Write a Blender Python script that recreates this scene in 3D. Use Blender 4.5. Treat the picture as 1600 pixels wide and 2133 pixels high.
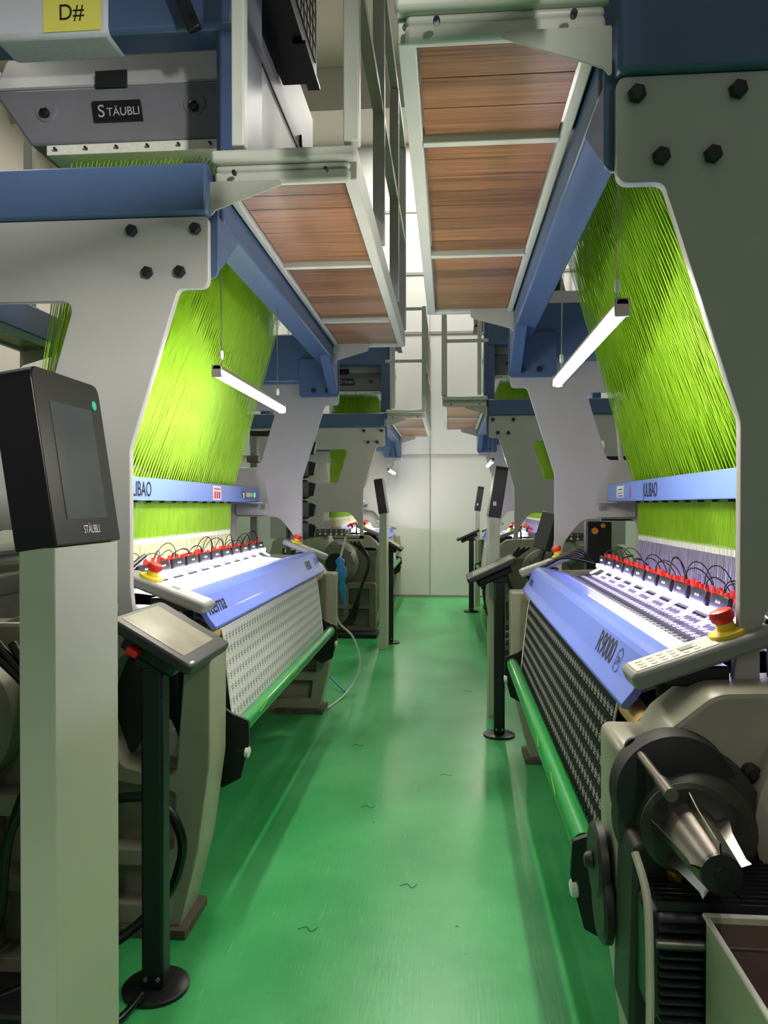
import bpy, bmesh, math, random
from mathutils import Vector, Matrix
random.seed(7)
PI = math.pi
sc = bpy.context.scene
col = sc.collection
for o in list(bpy.data.objects): bpy.data.objects.remove(o)

# ------------------------------------------------------------------ camera
EYE = 1.55
cam_d = bpy.data.cameras.new('camera'); cam = bpy.data.objects.new('camera', cam_d); col.objects.link(cam)
cam_d.sensor_fit = 'HORIZONTAL'; cam_d.sensor_width = 36.0; cam_d.lens = 36.0*1600/1600
cam_d.clip_start = .05; cam_d.clip_end = 100
YAW = math.atan(136/1600); PITCH = math.atan(14.5/1600)
cam.location = (0, 0, EYE); cam.rotation_euler = (PI/2-PITCH, 0, YAW)
sc.camera = cam

# ------------------------------------------------------------------ world, lights, exposure
w = bpy.data.worlds.new('world'); sc.world = w; w.use_nodes = True
w.node_tree.nodes['Background'].inputs[0].default_value = (.92, .86, .88, 1)
w.node_tree.nodes['Background'].inputs[1].default_value = .22
vs = sc.view_settings; vs.view_transform = 'Standard'; vs.look = 'None'; vs.exposure = 0.10; vs.gamma = 1; vs.use_curve_mapping = False
sc.cycles.max_bounces = 8; sc.cycles.diffuse_bounces = 4; sc.cycles.sample_clamp_indirect = 4
try: sc.cycles.use_denoising = True
except Exception: pass

def area(name, loc, rot, sx, sy, power, color=(1, 1, 1), spread=180):
    l = bpy.data.lights.new(name, 'AREA'); l.shape = 'RECTANGLE'; l.size = sx; l.size_y = sy
    l.energy = power; l.color = color; l.spread = math.radians(spread)
    o = bpy.data.objects.new(name, l); col.objects.link(o); o.location = loc; o.rotation_euler = rot
    return o
def aim(o, target):
    d = Vector(target)-o.location
    o.rotation_euler = d.to_track_quat('-Z', 'Y').to_euler()
# ceiling lamps high above the looms (out of the picture)
for i, (x, y, p) in enumerate([(-.2, .6, 9), (-.2, 11.6, 190), (-4.2, 3.5, 70), (4.6, 6, 50), (-3.8, 11.9, 150), (3.8, 11.95, 150)]):
    area('ceiling_lamp', (x, y, 7.6), (0, 0, 0), .35, 1.5, p, (1, .97, .90))
a = area('left_plate_light', (1.6, -1.2, 3.0), (0, 0, 0), .12, .5, 9.5, (1, .98, .95), 34); aim(a, (-1.5, 2.7, 2.45))  # unseen light behind the camera, aimed and narrowed to brighten the left gantry plate
# unseen strip lights added beside the camera to brighten the aisle floor
area('floor_fill_right', (.45, .0, 2.05), (0, 0, 0), .04, 1.4, 15, (1, .97, .92), 120)
area('floor_fill_left', (-.84, .0, 2.05), (0, 0, 0), .04, 1.4, 13, (1, .97, .92), 120)

# ------------------------------------------------------------------ materials
def lin(h):
    if isinstance(h, str):
        h = h.lstrip('#'); c = [int(h[i:i+2], 16)/255 for i in (0, 2, 4)]
        return tuple([(v/12.92 if v <= .04045 else ((v+.055)/1.055)**2.4) for v in c])
    return tuple(h)
M = {}
def mat(name, c, rough=.5, metal=0., noise=.06, scale=6., bump=0., bscale=200., spec=.5, emit=None, estr=0., coat=0., alpha=1., trans=0., stretch=None):
    m = bpy.data.materials.new(name); m.use_nodes = True
    nt = m.node_tree; b = nt.nodes['Principled BSDF']
    c = lin(c)
    b.inputs['Base Color'].default_value = (*c, 1); b.inputs['Roughness'].default_value = rough; b.inputs['Metallic'].default_value = metal
    b.inputs['Specular IOR Level'].default_value = spec; b.inputs['Coat Weight'].default_value = coat
    b.inputs['Alpha'].default_value = alpha; b.inputs['Transmission Weight'].default_value = trans
    if emit is not None:
        b.inputs['Emission Color'].default_value = (*lin(emit), 1); b.inputs['Emission Strength'].default_value = estr
    tc = nt.nodes.new('ShaderNodeTexCoord'); src = tc.outputs['Object']
    if stretch:
        mp = nt.nodes.new('ShaderNodeMapping'); mp.inputs['Scale'].default_value = stretch; nt.links.new(src, mp.inputs[0]); src = mp.outputs[0]
    if noise:
        n = nt.nodes.new('ShaderNodeTexNoise'); n.inputs['Scale'].default_value = scale; n.inputs['Detail'].default_value = 4
        r = nt.nodes.new('ShaderNodeValToRGB')
        r.color_ramp.elements[0].position = .3; r.color_ramp.elements[1].position = .7
        r.color_ramp.elements[0].color = (*[max(0, v*(1-noise)) for v in c], 1); r.color_ramp.elements[1].color = (*[min(1, v*(1+noise)) for v in c], 1)
        nt.links.new(src, n.inputs[0]); nt.links.new(n.outputs[0], r.inputs[0]); nt.links.new(r.outputs[0], b.inputs['Base Color'])
    if bump:
        n2 = nt.nodes.new('ShaderNodeTexNoise'); n2.inputs['Scale'].default_value = bscale; n2.inputs['Detail'].default_value = 3
        bp = nt.nodes.new('ShaderNodeBump'); bp.inputs['Strength'].default_value = bump; bp.inputs['Distance'].default_value = .002
        nt.links.new(src, n2.inputs[0]); nt.links.new(n2.outputs[0], bp.inputs['Height']); nt.links.new(bp.outputs[0], b.inputs['Normal'])
    M[name] = m
    return m
mat('plate_grey', '#b3b0ad', .42, noise=.03, bump=.15, bscale=90)
mat('plate_edge', '#c3c5c4', .3)
mat('casting', '#9b9a88', .38, noise=.06, scale=9, bump=.25, bscale=60)
mat('casting_dark', '#6f6d60', .45, noise=.10, scale=7, bump=.3, bscale=60)
mat('steel_blue', '#465c80', .38, noise=.05, scale=4, bump=.12, bscale=120)
mat('cover_blue', '#667edb', .40, noise=.03, scale=5, coat=.12)
mat('beam_blue', '#6f8ccf', .32, noise=.03, scale=5)
mat('rail_grey', '#bcbeb2', .38, noise=.04, scale=8)
mat('bracket_grey', '#a9ab9f', .42, noise=.05, scale=8, bump=.15, bscale=90)
mat('black_metal', '#0f1216', .38, noise=.15, scale=15)
mat('black_plastic', '#0b0c10', .32, noise=.08, scale=15)
mat('black_matte', '#101114', .6, noise=.2, scale=12)
mat('dark_machine', '#23241f', .5, noise=.3, scale=14, bump=.2, bscale=80)
mat('bolt_black', '#15171b', .45, noise=.1)
mat('white_paint', '#b8b9a6', .45, noise=.03, scale=3)
mat('panel_grey', '#868884', .45, noise=.04, bump=.15, bscale=160)
mat('keypad', '#d8d4c6', .5, noise=.10, scale=40)
mat('red', '#e0261c', .4, noise=.08, scale=20)
mat('yellow', '#e8cf2e', .45, noise=.08, scale=20)
mat('steel', '#b9b6b0', .28, 1., noise=.10, scale=30)
mat('dull_steel', '#6a655f', .4, .8, noise=.15, scale=30)
mat('tan_roll', '#c9a566', .6, noise=.1, scale=30)
mat('green_bar', '#168a3c', .35, noise=.08, scale=25, coat=.2)
mat('jac_grey', '#75757a', .5, noise=.06, scale=10, bump=.25, bscale=120)
mat('jac_light', '#aaa9ab', .5, noise=.04, scale=10)
mat('wall_white', '#d3d3cd', .6, noise=.015, scale=1.2)
mat('wall_cream', '#cfc6bb', .7, noise=.02, scale=1.0)
mat('wall_joint', '#8e8e88', .6)
mat('ceiling_mat', '#cabfb2', .8, noise=.03, scale=1.)
mat('duct_grey', '#8c8a80', .7, noise=.03)
mat('white_led', '#ffffff', .5, noise=0, emit='#fff6e4', estr=135)
mat('strip_led', '#ffffff', .5, noise=0, emit='#e9e4ff', estr=75)
mat('strip_led_lilac', '#ffffff', .5, noise=0, emit='#cbbcff', estr=70)
mat('alu', '#b9b3a6', .35, .9, noise=.05, scale=20)
mat('cloth_tape', '#c6c9d2', .6, noise=.06, scale=60, stretch=(1, 1, 8))
mat('paper_yellow', '#e3dc62', .7, noise=.03, scale=5)
mat('ink', '#0c0c0c', .6, noise=0)
mat('ink_red', '#c83040', .6, noise=0)
mat('label_white', '#dcdcd8', .5, noise=.02)
mat('white_plastic', '#e4e4de', .4, noise=.03)
mat('wire_black', '#0a0a0a', .4, noise=.1)
mat('hose_blue', '#1f86c4', .5, noise=.15, scale=30)
mat('hose_white', '#c6cfc6', .4, noise=.05)
mat('glass_screen', '#43484a', .22, noise=.25, scale=3, spec=.8)  # base lightened to stand in for reflections on the glass
mat('tablet_screen', '#9a9583', .25, noise=.15, scale=6, spec=.6)  # pale base puts the reflected plate and wall into the screen colour
mat('tablet_body', '#2c2e30', .45, noise=.1, scale=20)
mat('led_green', '#20c060', .3, emit='#30e070', estr=2.5, noise=0)
mat('sticker_green', '#28b48c', .4, noise=0)
mat('orange', '#d58a20', .4, noise=.05)
mat('brass', '#a8842c', .35, .9, noise=.1)
mat('bin_green', '#8d9478', .5, noise=.07, scale=7, bump=.15, bscale=100)
mat('bin_inside', '#4f3d35', .7, noise=.08, scale=8)
mat('rust', '#575043', .7, noise=.3, scale=20)
mat('cord_lime', '#84b30c', .62, noise=.16, scale=30, stretch=(1, 1, .3))
mat('cord_green', '#7fb02e', .6, noise=.25, scale=14)
mat('heddle_white', '#dfe0d2', .5, noise=.08, scale=60)
mat('heddle_mix', '#c3c59a', .55, noise=.45, scale=30, stretch=(1, 3, .2))
mat('heddle_lilac', '#8e8a9c', .5, noise=.35, scale=30, stretch=(1, 3, .2))
mat('needle_gold', '#b9a868', .35, .6, noise=.3, scale=60)
mat('feeder_green', '#3c433c', .4, noise=.15, scale=12)
mat('cork_gold', '#8f8b6a', .5, noise=.3, scale=60)

def fabric(name, base, ink, ring_w, vper=.053, uper=.047, lines=True):
    """woven cloth with rows of small ring motifs; UV is in metres"""
    m = bpy.data.materials.new(name); m.use_nodes = True; nt = m.node_tree; b = nt.nodes['Principled BSDF']
    b.inputs['Roughness'].default_value = .8; b.inputs['Specular IOR Level'].default_value = .2
    uv = nt.nodes.new('ShaderNodeUVMap'); sp = nt.nodes.new('ShaderNodeSeparateXYZ'); nt.links.new(uv.outputs[0], sp.inputs[0])
    def mth(op, x, y=None):
        n = nt.nodes.new('ShaderNodeMath'); n.operation = op
        for i, v in enumerate((x, y)):
            if v is None: continue
            if isinstance(v, (int, float)): n.inputs[i].default_value = v
            else: nt.links.new(v, n.inputs[i])
        return n.outputs[0]
    U, V = sp.outputs[0], sp.outputs[1]
    fu = mth('SUBTRACT', mth('MULTIPLY', mth('FRACT', mth('DIVIDE', U, uper)), uper), uper/2)   # metres from motif centre
    fv = mth('MULTIPLY', mth('FRACT', mth('DIVIDE', V, vper)), vper)
    def disc(cv, r, su=1.):
        a_ = mth('POWER', mth('MULTIPLY', fu, su), 2.); b_ = mth('POWER', mth('SUBTRACT', fv, cv), 2.)
        return mth('LESS_THAN', mth('SQRT', mth('ADD', a_, b_)), r)
    ring = mth('SUBTRACT', disc(.018, .0082, .45), disc(.018, .0082-ring_w, .45))
    dot = disc(.019, .0036, .52)
    sq = mth('MULTIPLY', mth('LESS_THAN', mth('ABSOLUTE', fu), .013), mth('LESS_THAN', mth('ABSOLUTE', mth('SUBTRACT', fv, .0305)), .0022))
    bar = mth('MULTIPLY', mth('LESS_THAN', mth('ABSOLUTE', fu), .010), mth('LESS_THAN', mth('ABSOLUTE', mth('SUBTRACT', fv, .0395)), .0014))
    sm = disc(.0060, .0020, .6)
    line = mth('MULTIPLY', mth('LESS_THAN', mth('ABSOLUTE', mth('SUBTRACT', fv, .049)), .0007), .5)
    if not lines: bar = 0.; line = 0.
    tot = mth('MINIMUM', mth('ADD', mth('ADD', mth('ADD', ring, dot), mth('ADD', sq, bar)), mth('ADD', sm, line)), 1.)
    mx = nt.nodes.new('ShaderNodeMix'); mx.data_type = 'RGBA'
    nt.links.new(tot, mx.inputs['Factor']); mx.inputs['A'].default_value = (*lin(base), 1); mx.inputs['B'].default_value = (*lin(ink), 1)
    nt.links.new(mx.outputs['Result'], b.inputs['Base Color'])
    M[name] = m
fabric('fabric_white', '#dddde0', '#4a4b4e', .0016)
fabric('fabric_black', '#17181a', '#b4b6ae', .0026, lines=False)

def wood():
    m = bpy.data.materials.new('deck_wood'); m.use_nodes = True; nt = m.node_tree; b = nt.nodes['Principled BSDF']
    tc = nt.nodes.new('ShaderNodeTexCoord'); sp = nt.nodes.new('ShaderNodeSeparateXYZ'); nt.links.new(tc.outputs['Object'], sp.inputs[0])
    mp = nt.nodes.new('ShaderNodeMapping'); mp.inputs['Scale'].default_value = (1.3, 42, 20); nt.links.new(tc.outputs['Object'], mp.inputs[0])
    n = nt.nodes.new('ShaderNodeTexNoise'); n.inputs['Scale'].default_value = 2.4; n.inputs['Detail'].default_value = 6; nt.links.new(mp.outputs[0], n.inputs[0])
    dv = nt.nodes.new('ShaderNodeMath'); dv.operation = 'DIVIDE'; dv.inputs[1].default_value = .1335; nt.links.new(sp.outputs[1], dv.inputs[0])
    fl = nt.nodes.new('ShaderNodeMath'); fl.operation = 'FLOOR'; nt.links.new(dv.outputs[0], fl.inputs[0])
    wn = nt.nodes.new('ShaderNodeTexWhiteNoise'); wn.noise_dimensions = '1D'; nt.links.new(fl.outputs[0], wn.inputs['W'])
    ad = nt.nodes.new('ShaderNodeMath'); ad.operation = 'MULTIPLY_ADD'; ad.inputs[1].default_value = .35; nt.links.new(wn.outputs['Value'], ad.inputs[0])
    sb = nt.nodes.new('ShaderNodeMath'); sb.operation = 'SUBTRACT'; nt.links.new(n.outputs[0], sb.inputs[0]); sb.inputs[1].default_value = .15
    nt.links.new(sb.outputs[0], ad.inputs[2])
    r = nt.nodes.new('ShaderNodeValToRGB'); e = r.color_ramp.elements
    e[0].position = .28; e[0].color = (*lin('#5a3a22'), 1); e[1].position = .80; e[1].color = (*lin('#a2704a'), 1)
    nt.links.new(ad.outputs[0], r.inputs[0]); nt.links.new(r.outputs[0], b.inputs['Base Color'])
    b.inputs['Roughness'].default_value = .38
    bp = nt.nodes.new('ShaderNodeBump'); bp.inputs['Strength'].default_value = .25; bp.inputs['Distance'].default_value = .003
    nt.links.new(n.outputs[0], bp.inputs['Height']); nt.links.new(bp.outputs[0], b.inputs['Normal'])
    M['deck_wood'] = m
wood()
def floor_mat():
    m = bpy.data.materials.new('floor_green'); m.use_nodes = True; nt = m.node_tree; b = nt.nodes['Principled BSDF']
    tc = nt.nodes.new('ShaderNodeTexCoord')
    n = nt.nodes.new('ShaderNodeTexNoise'); n.inputs['Scale'].default_value = 1.6; n.inputs['Detail'].default_value = 8; n.inputs['Roughness'].default_value = .6
    nt.links.new(tc.outputs['Object'], n.inputs[0])
    r = nt.nodes.new('ShaderNodeValToRGB'); e = r.color_ramp.elements
    e[0].position = .35; e[0].color = (*lin('#2f9552'), 1); e[1].position = .66; e[1].color = (*lin('#4cb26b'), 1)
    nt.links.new(n.outputs[0], r.inputs[0])
    # fine scratches and dark specks
    mp = nt.nodes.new('ShaderNodeMapping'); mp.inputs['Rotation'].default_value = (0, 0, .35); mp.inputs['Scale'].default_value = (14, 1.2, 1); nt.links.new(tc.outputs['Object'], mp.inputs[0])
    s = nt.nodes.new('ShaderNodeTexNoise'); s.inputs['Scale'].default_value = 7; s.inputs['Detail'].default_value = 5; nt.links.new(mp.outputs[0], s.inputs[0])
    sr = nt.nodes.new('ShaderNodeValToRGB'); sr.color_ramp.elements[0].position = .66; sr.color_ramp.elements[1].position = .73; nt.links.new(s.outputs[0], sr.inputs[0])
    v = nt.nodes.new('ShaderNodeTexVoronoi'); v.inputs['Scale'].default_value = 5.5; nt.links.new(tc.outputs['Object'], v.inputs[0])
    vr = nt.nodes.new('ShaderNodeValToRGB'); vr.color_ramp.elements[0].position = .03; vr.color_ramp.elements[0].color = (1, 1, 1, 1); vr.color_ramp.elements[1].position = .045; vr.color_ramp.elements[1].color = (0, 0, 0, 1)
    nt.links.new(v.outputs['Distance'], vr.inputs[0])
    m1 = nt.nodes.new('ShaderNodeMix'); m1.data_type = 'RGBA'; m1.inputs['B'].default_value = (*lin('#72cf8e'), 1)
    k = nt.nodes.new('ShaderNodeMath'); k.operation = 'MULTIPLY'; k.inputs[1].default_value = .4; nt.links.new(sr.outputs[0], k.inputs[0])
    nt.links.new(k.outputs[0], m1.inputs['Factor']); nt.links.new(r.outputs[0], m1.inputs['A'])
    m2 = nt.nodes.new('ShaderNodeMix'); m2.data_type = 'RGBA'; m2.inputs['B'].default_value = (*lin('#0d3d20'), 1)
    nt.links.new(vr.outputs[0], m2.inputs['Factor']); nt.links.new(m1.outputs['Result'], m2.inputs['A'])
    nt.links.new(m2.outputs['Result'], b.inputs['Base Color'])
    rr = nt.nodes.new('ShaderNodeMapRange'); rr.inputs['To Min'].default_value = .22; rr.inputs['To Max'].default_value = .42; nt.links.new(n.outputs[0], rr.inputs[0]); nt.links.new(rr.outputs[0], b.inputs['Roughness'])
    bp = nt.nodes.new('ShaderNodeBump'); bp.inputs['Strength'].default_value = .12; bp.inputs['Distance'].default_value = .004
    nt.links.new(s.outputs[0], bp.inputs['Height']); nt.links.new(bp.outputs[0], b.inputs['Normal'])
    M['floor_green'] = m
floor_mat()

# ------------------------------------------------------------------ mesh helpers
class MB:
    def __init__(s): s.v = []; s.f = []; s.uv = None
    def add(s, vs_, fs_):
        n = len(s.v); s.v += [tuple(p) for p in vs_]; s.f += [tuple(i+n for i in f) for f in fs_]; return s
    def hexa(s, p):      # 8 points: bottom ring then top ring
        return s.add(p, [(0, 3, 2, 1), (4, 5, 6, 7), (0, 1, 5, 4), (1, 2, 6, 5), (2, 3, 7, 6), (3, 0, 4, 7)])
    def box(s, x0, x1, y0, y1, z0, z1, F=None):
        q = [(x0, y0, z0), (x1, y0, z0), (x1, y1, z0), (x0, y1, z0), (x0, y0, z1), (x1, y0, z1), (x1, y1, z1), (x0, y1, z1)]
        return s.hexa([F(*p) for p in q] if F else q)
    def prism(s, poly, h0, h1, fn):   # poly of (a,b); fn(a,b,h)->xyz
        n = len(poly)
        vs_ = [fn(a_, b_, h0) for a_, b_ in poly]+[fn(a_, b_, h1) for a_, b_ in poly]
        return s.add(vs_, [tuple(range(n))[::-1], tuple(range(n, 2*n))]+[(i, (i+1) % n, n+(i+1) % n, n+i) for i in range(n)])
    def tube(s, pts, r, n=8, cap=True):
        pts = [Vector(p) for p in pts]; rs = r if isinstance(r, (list, tuple)) else [r]*len(pts)
        vs_ = []; prev = None
        for i, p in enumerate(pts):
            t = (pts[min(i+1, len(pts)-1)]-pts[max(i-1, 0)]).normalized()
            ref = prev if prev is not None else (Vector((0, 0, 1)) if abs(t.z) < .9 else Vector((1, 0, 0)))
            u = (ref-t*ref.dot(t))
            if u.length < 1e-6: u = t.orthogonal()
            u.normalize(); prev = u; v_ = t.cross(u)
            vs_ += [p+(u*math.cos(2*PI*k/n)+v_*math.sin(2*PI*k/n))*rs[i] for k in range(n)]
        fs_ = []
        for i in range(len(pts)-1):
            for k in range(n):
                fs_.append((i*n+k, i*n+(k+1) % n, (i+1)*n+(k+1) % n, (i+1)*n+k))
        if cap: fs_ += [tuple(range(n))[::-1], tuple(range((len(pts)-1)*n, len(pts)*n))]
        return s.add(vs_, fs_)
    def lathe(s, o, axis, prof, n=24):   # prof: (dist along axis, radius)
        o = Vector(o); ax = Vector(axis).normalized()
        return s.tube_prof([o+ax*d for d, r in prof], [r for d, r in prof], ax, n)
    def tube_prof(s, pts, rs, ax, n):
        u = ax.orthogonal().normalized(); v_ = ax.cross(u); vs_ = []
        for p, r in zip(pts, rs):
            vs_ += [p+(u*math.cos(2*PI*k/n)+v_*math.sin(2*PI*k/n))*max(r, 1e-5) for k in range(n)]
        fs_ = []
        for i in range(len(pts)-1):
            for k in range(n): fs_.append((i*n+k, i*n+(k+1) % n, (i+1)*n+(k+1) % n, (i+1)*n+k))
        fs_ += [tuple(range(n))[::-1], tuple(range((len(pts)-1)*n, len(pts)*n))]
        return s.add(vs_, fs_)
    def sheet(s, rows):    # grid of points, open surface; uv from arc length
        n = len(rows[0]); base = len(s.v)
        s.add([p for r in rows for p in r], [(i*n+k, i*n+k+1, (i+1)*n+k+1, (i+1)*n+k) for i in range(len(rows)-1) for k in range(n-1)])
        return s
def mesh_of(mb, name, off=(0, 0, 0), smooth=None, recalc=True):
    me = bpy.data.meshes.new(name)
    me.from_pydata([(p[0]-off[0], p[1]-off[1], p[2]-off[2]) for p in mb.v], [], mb.f)
    if mb.uv:
        ul = me.uv_layers.new(name='UVMap')
        for l in me.loops: ul.data[l.index].uv = mb.uv[l.vertex_index]
    if recalc:
        bm = bmesh.new(); bm.from_mesh(me); bmesh.ops.recalc_face_normals(bm, faces=bm.faces); bm.to_mesh(me); bm.free()
    if smooth:
        for p in me.polygons: p.use_smooth = True
        me.set_sharp_from_angle(angle=math.radians(smooth))
    return me
def rounded(pts, r, seg=5):
    """polygon with rounded corners; pts (a,b) or (a,b,r)"""
    out = []; n = len(pts)
    for i in range(n):
        p = Vector(pts[i][:2]); rr = pts[i][2] if len(pts[i]) > 2 else r
        a_ = Vector(pts[i-1][:2])-p; b_ = Vector(pts[(i+1) % n][:2])-p
        la, lb = a_.length, b_.length; a_.normalize(); b_.normalize()
        ang = a_.angle(b_)
        if rr <= 0 or ang > PI-.05: out.append(tuple(p)); continue
        d = min(rr/math.tan(ang/2), la*.48, lb*.48)
        p0 = p+a_*d; p1 = p+b_*d
        for k in range(seg+1):
            t = k/seg; out.append(tuple(p0*(1-t)**2+p*2*t*(1-t)+p1*t*t))
    return out
def plate_mb(outline, holes, h0, h1, fn, bev=0.):
    """flat plate with holes, extruded from h0 to h1; fn(a,b,h)->world"""
    cu = bpy.data.curves.new('tmp', 'CURVE'); cu.dimensions = '2D'; cu.fill_mode = 'BOTH'; cu.extrude = abs(h1-h0)/2-bev
    cu.bevel_depth = bev; cu.bevel_resolution = 1
    for pl in [outline]+holes:
        sp = cu.splines.new('POLY'); sp.points.add(len(pl)-1); sp.use_cyclic_u = True
        for q, p in zip(sp.points, pl): q.co = (p[0], p[1], 0, 1)
    ob = bpy.data.objects.new('tmp', cu); col.objects.link(ob)
    dg = bpy.context.evaluated_depsgraph_get(); dg.update()
    me = bpy.data.meshes.new_from_object(ob.evaluated_get(dg))
    mb = MB(); mid = (h0+h1)/2
    mb.v = [fn(v.co.x, v.co.y, mid+v.co.z) for v in me.vertices]; mb.f = [tuple(p.vertices) for p in me.polygons]
    bpy.data.objects.remove(ob); bpy.data.curves.remove(cu); bpy.data.meshes.remove(me)
    return mb
_txt = {}
def text_mb(body, size, org, right, up, depth=.001, xs=1., bold=0.):
    """lettering; org is the left end of the base line"""
    cu = bpy.data.curves.new('tmp', 'FONT'); cu.body = body; cu.size = 1.; cu.extrude = 0.; cu.offset = bold
    ob = bpy.data.objects.new('tmp', cu); col.objects.link(ob)
    dg = bpy.context.evaluated_depsgraph_get(); dg.update()
    me = bpy.data.meshes.new_from_object(ob.evaluated_get(dg))
    r = Vector(right).normalized(); u = Vector(up).normalized(); n = r.cross(u); o = Vector(org)
    mb = MB(); mb.v = [tuple(o+r*v.co.x*size*xs+u*v.co.y*size+n*depth) for v in me.vertices]; mb.f = [tuple(p.vertices) for p in me.polygons]
    bpy.data.objects.remove(ob); bpy.data.curves.remove(cu); bpy.data.meshes.remove(me)
    return mb

class Thing:
    def __init__(s, name, label, cat, loc, group=None):
        s.o = bpy.data.objects.new(name, None); col.objects.link(s.o); s.o.location = loc; s.loc = tuple(loc); s.o.empty_display_size = .1
        s.o['label'] = label; s.o['category'] = cat
        if group: s.o['group'] = group
    def part(s, name, mb, m, parent=None, bevel=0., smooth=None, kind=None, label=None, solid=0.):
        me = mesh_of(mb, name, s.loc, smooth if smooth else (35 if bevel else None))
        o = bpy.data.objects.new(name, me); col.objects.link(o); o.parent = parent or s.o
        me.materials.append(M[m])
        if bevel:
            b = o.modifiers.new('bevel', 'BEVEL'); b.width = bevel; b.segments = 2; b.limit_method = 'ANGLE'; b.angle_limit = math.radians(35)
        if solid:
            so = o.modifiers.new('solid', 'SOLIDIFY'); so.thickness = solid
        if kind: o['kind'] = kind
        if label: o['label'] = label
        return o
def single(name, mb, m, label, cat, group=None, bevel=0., smooth=None, kind=None, solid=0.):
    c = [sum(p[i] for p in mb.v)/len(mb.v) for i in (0, 1)]+[min(p[2] for p in mb.v)]
    me = mesh_of(mb, name, c, smooth if smooth else (35 if bevel else None))
    o = bpy.data.objects.new(name, me); col.objects.link(o); o.location = c; me.materials.append(M[m])
    if kind == 'structure': o['kind'] = kind
    else:
        o['label'] = label; o['category'] = cat
        if kind: o['kind'] = kind
        if group: o['group'] = group
    if bevel:
        b = o.modifiers.new('bevel', 'BEVEL'); b.width = bevel; b.segments = 2; b.limit_method = 'ANGLE'; b.angle_limit = math.radians(35)
    if solid:
        so = o.modifiers.new('solid', 'SOLIDIFY'); so.thickness = solid
    return o
def struct(name, mb, m, **k): return single(name, mb, m, None, None, kind='structure', **k)
def bez(p0, p1, p2, p3, n=14):
    P = [Vector(p) for p in (p0, p1, p2, p3)]
    return [P[0]*(1-t)**3+P[1]*3*t*(1-t)**2+P[2]*3*t*t*(1-t)+P[3]*t**3 for t in [i/n for i in range(n+1)]]
def spline(pts, n=8):
    P = [Vector(p) for p in pts]; P = [P[0]]+P+[P[-1]]; out = []
    for i in range(1, len(P)-2):
        for k in range(n):
            t = k/n; a_, b_, c_, d_ = P[i-1], P[i], P[i+1], P[i+2]
            out.append(.5*((2*b_)+(c_-a_)*t+(2*a_-5*b_+4*c_-d_)*t*t+(3*b_-a_-3*c_+d_)*t**3))
    out.append(P[-2]); return out

# ------------------------------------------------------------------ setting
struct('floor', MB().box(-7, 7, -5, 13.3, -.1, 0), 'floor_green')
struct('wall_back', MB().box(-7, 7, 13.0, 13.2, 0, 8.4), 'wall_white')
struct('wall_left', MB().box(-7.2, -7, -5, 13.2, 0, 8.4), 'wall_cream')
struct('wall_right', MB().box(7, 7.2, -5, 13.2, 0, 8.4), 'wall_cream')
struct('ceiling', MB().box(-7.2, 7.2, -5, 13.2, 8.3, 8.45), 'ceiling_mat')
struct('trim_1', MB().box(-7, 7, 11.8, 12.995, 7.64, 8.295), 'wall_cream')
struct('baseboard_back', MB().box(-7, 7, 12.96, 13.0, 0.0, .035), 'duct_grey')
k = 2
for z in (2.4, 4.43, 5.43, 6.48):
    struct('trim_%d' % k, MB().box(-7, 7, 12.985, 13.0, z, z+(.045 if z > 3 else .006)), 'wall_joint'); k += 1
for x in (-2.75, -1.62, -.33, .82, 2.0):
    struct('trim_%d' % k, MB().box(x, x+.008, 12.985, 13.0, .03, 7.6), 'wall_joint'); k += 1

# ------------------------------------------------------------------ loom frame coordinates
class Frame:
    """s: metres back from the aisle line, t: metres along the loom, z: height"""
    def __init__(f, X0, side, Y0, zs=1.): f.X0 = X0; f.sd = side; f.Y0 = Y0; f.zs = zs
    def __call__(f, s, t, z): return (f.X0+f.sd*s, f.Y0+t, z*f.zs)
    def sz(f, s, z, t): return f(s, t, z)          # for plates in the s-z plane
    def tz(f, t, z, s): return f(s, t, z)          # for plates in the t-z plane
    def right(f): return (0, -f.sd, 0)             # reading direction for somebody in the aisle
L1 = Frame(-.885, -1, 2.73); R1 = Frame(.405, 1, 1.75, .982)
GL1 = Frame(-.858, -1, 2.585); GR1 = Frame(.42, 1, 1.83); GL2 = Frame(-.85, -1, 9.75); GR2 = Frame(.47, 1, 8.6)
L2 = Frame(-.86, -1, 9.8); R2 = Frame(.46, 1, 8.6)
W = 3.12; WL = 3.0          # distance between the two gantry plates

def bolt(T, parent, F, s, t, z, r=.022, name='bolt'):
    mb = MB().lathe(F(s, t, z), (0, -1, 0), [(0, r*.8), (.006, r*.8), (.006, r), (.02, r*.92), (.024, r*.7)], 6 if r > .02 else 8)
    T.part(name, mb, 'bolt_black', parent)

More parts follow.
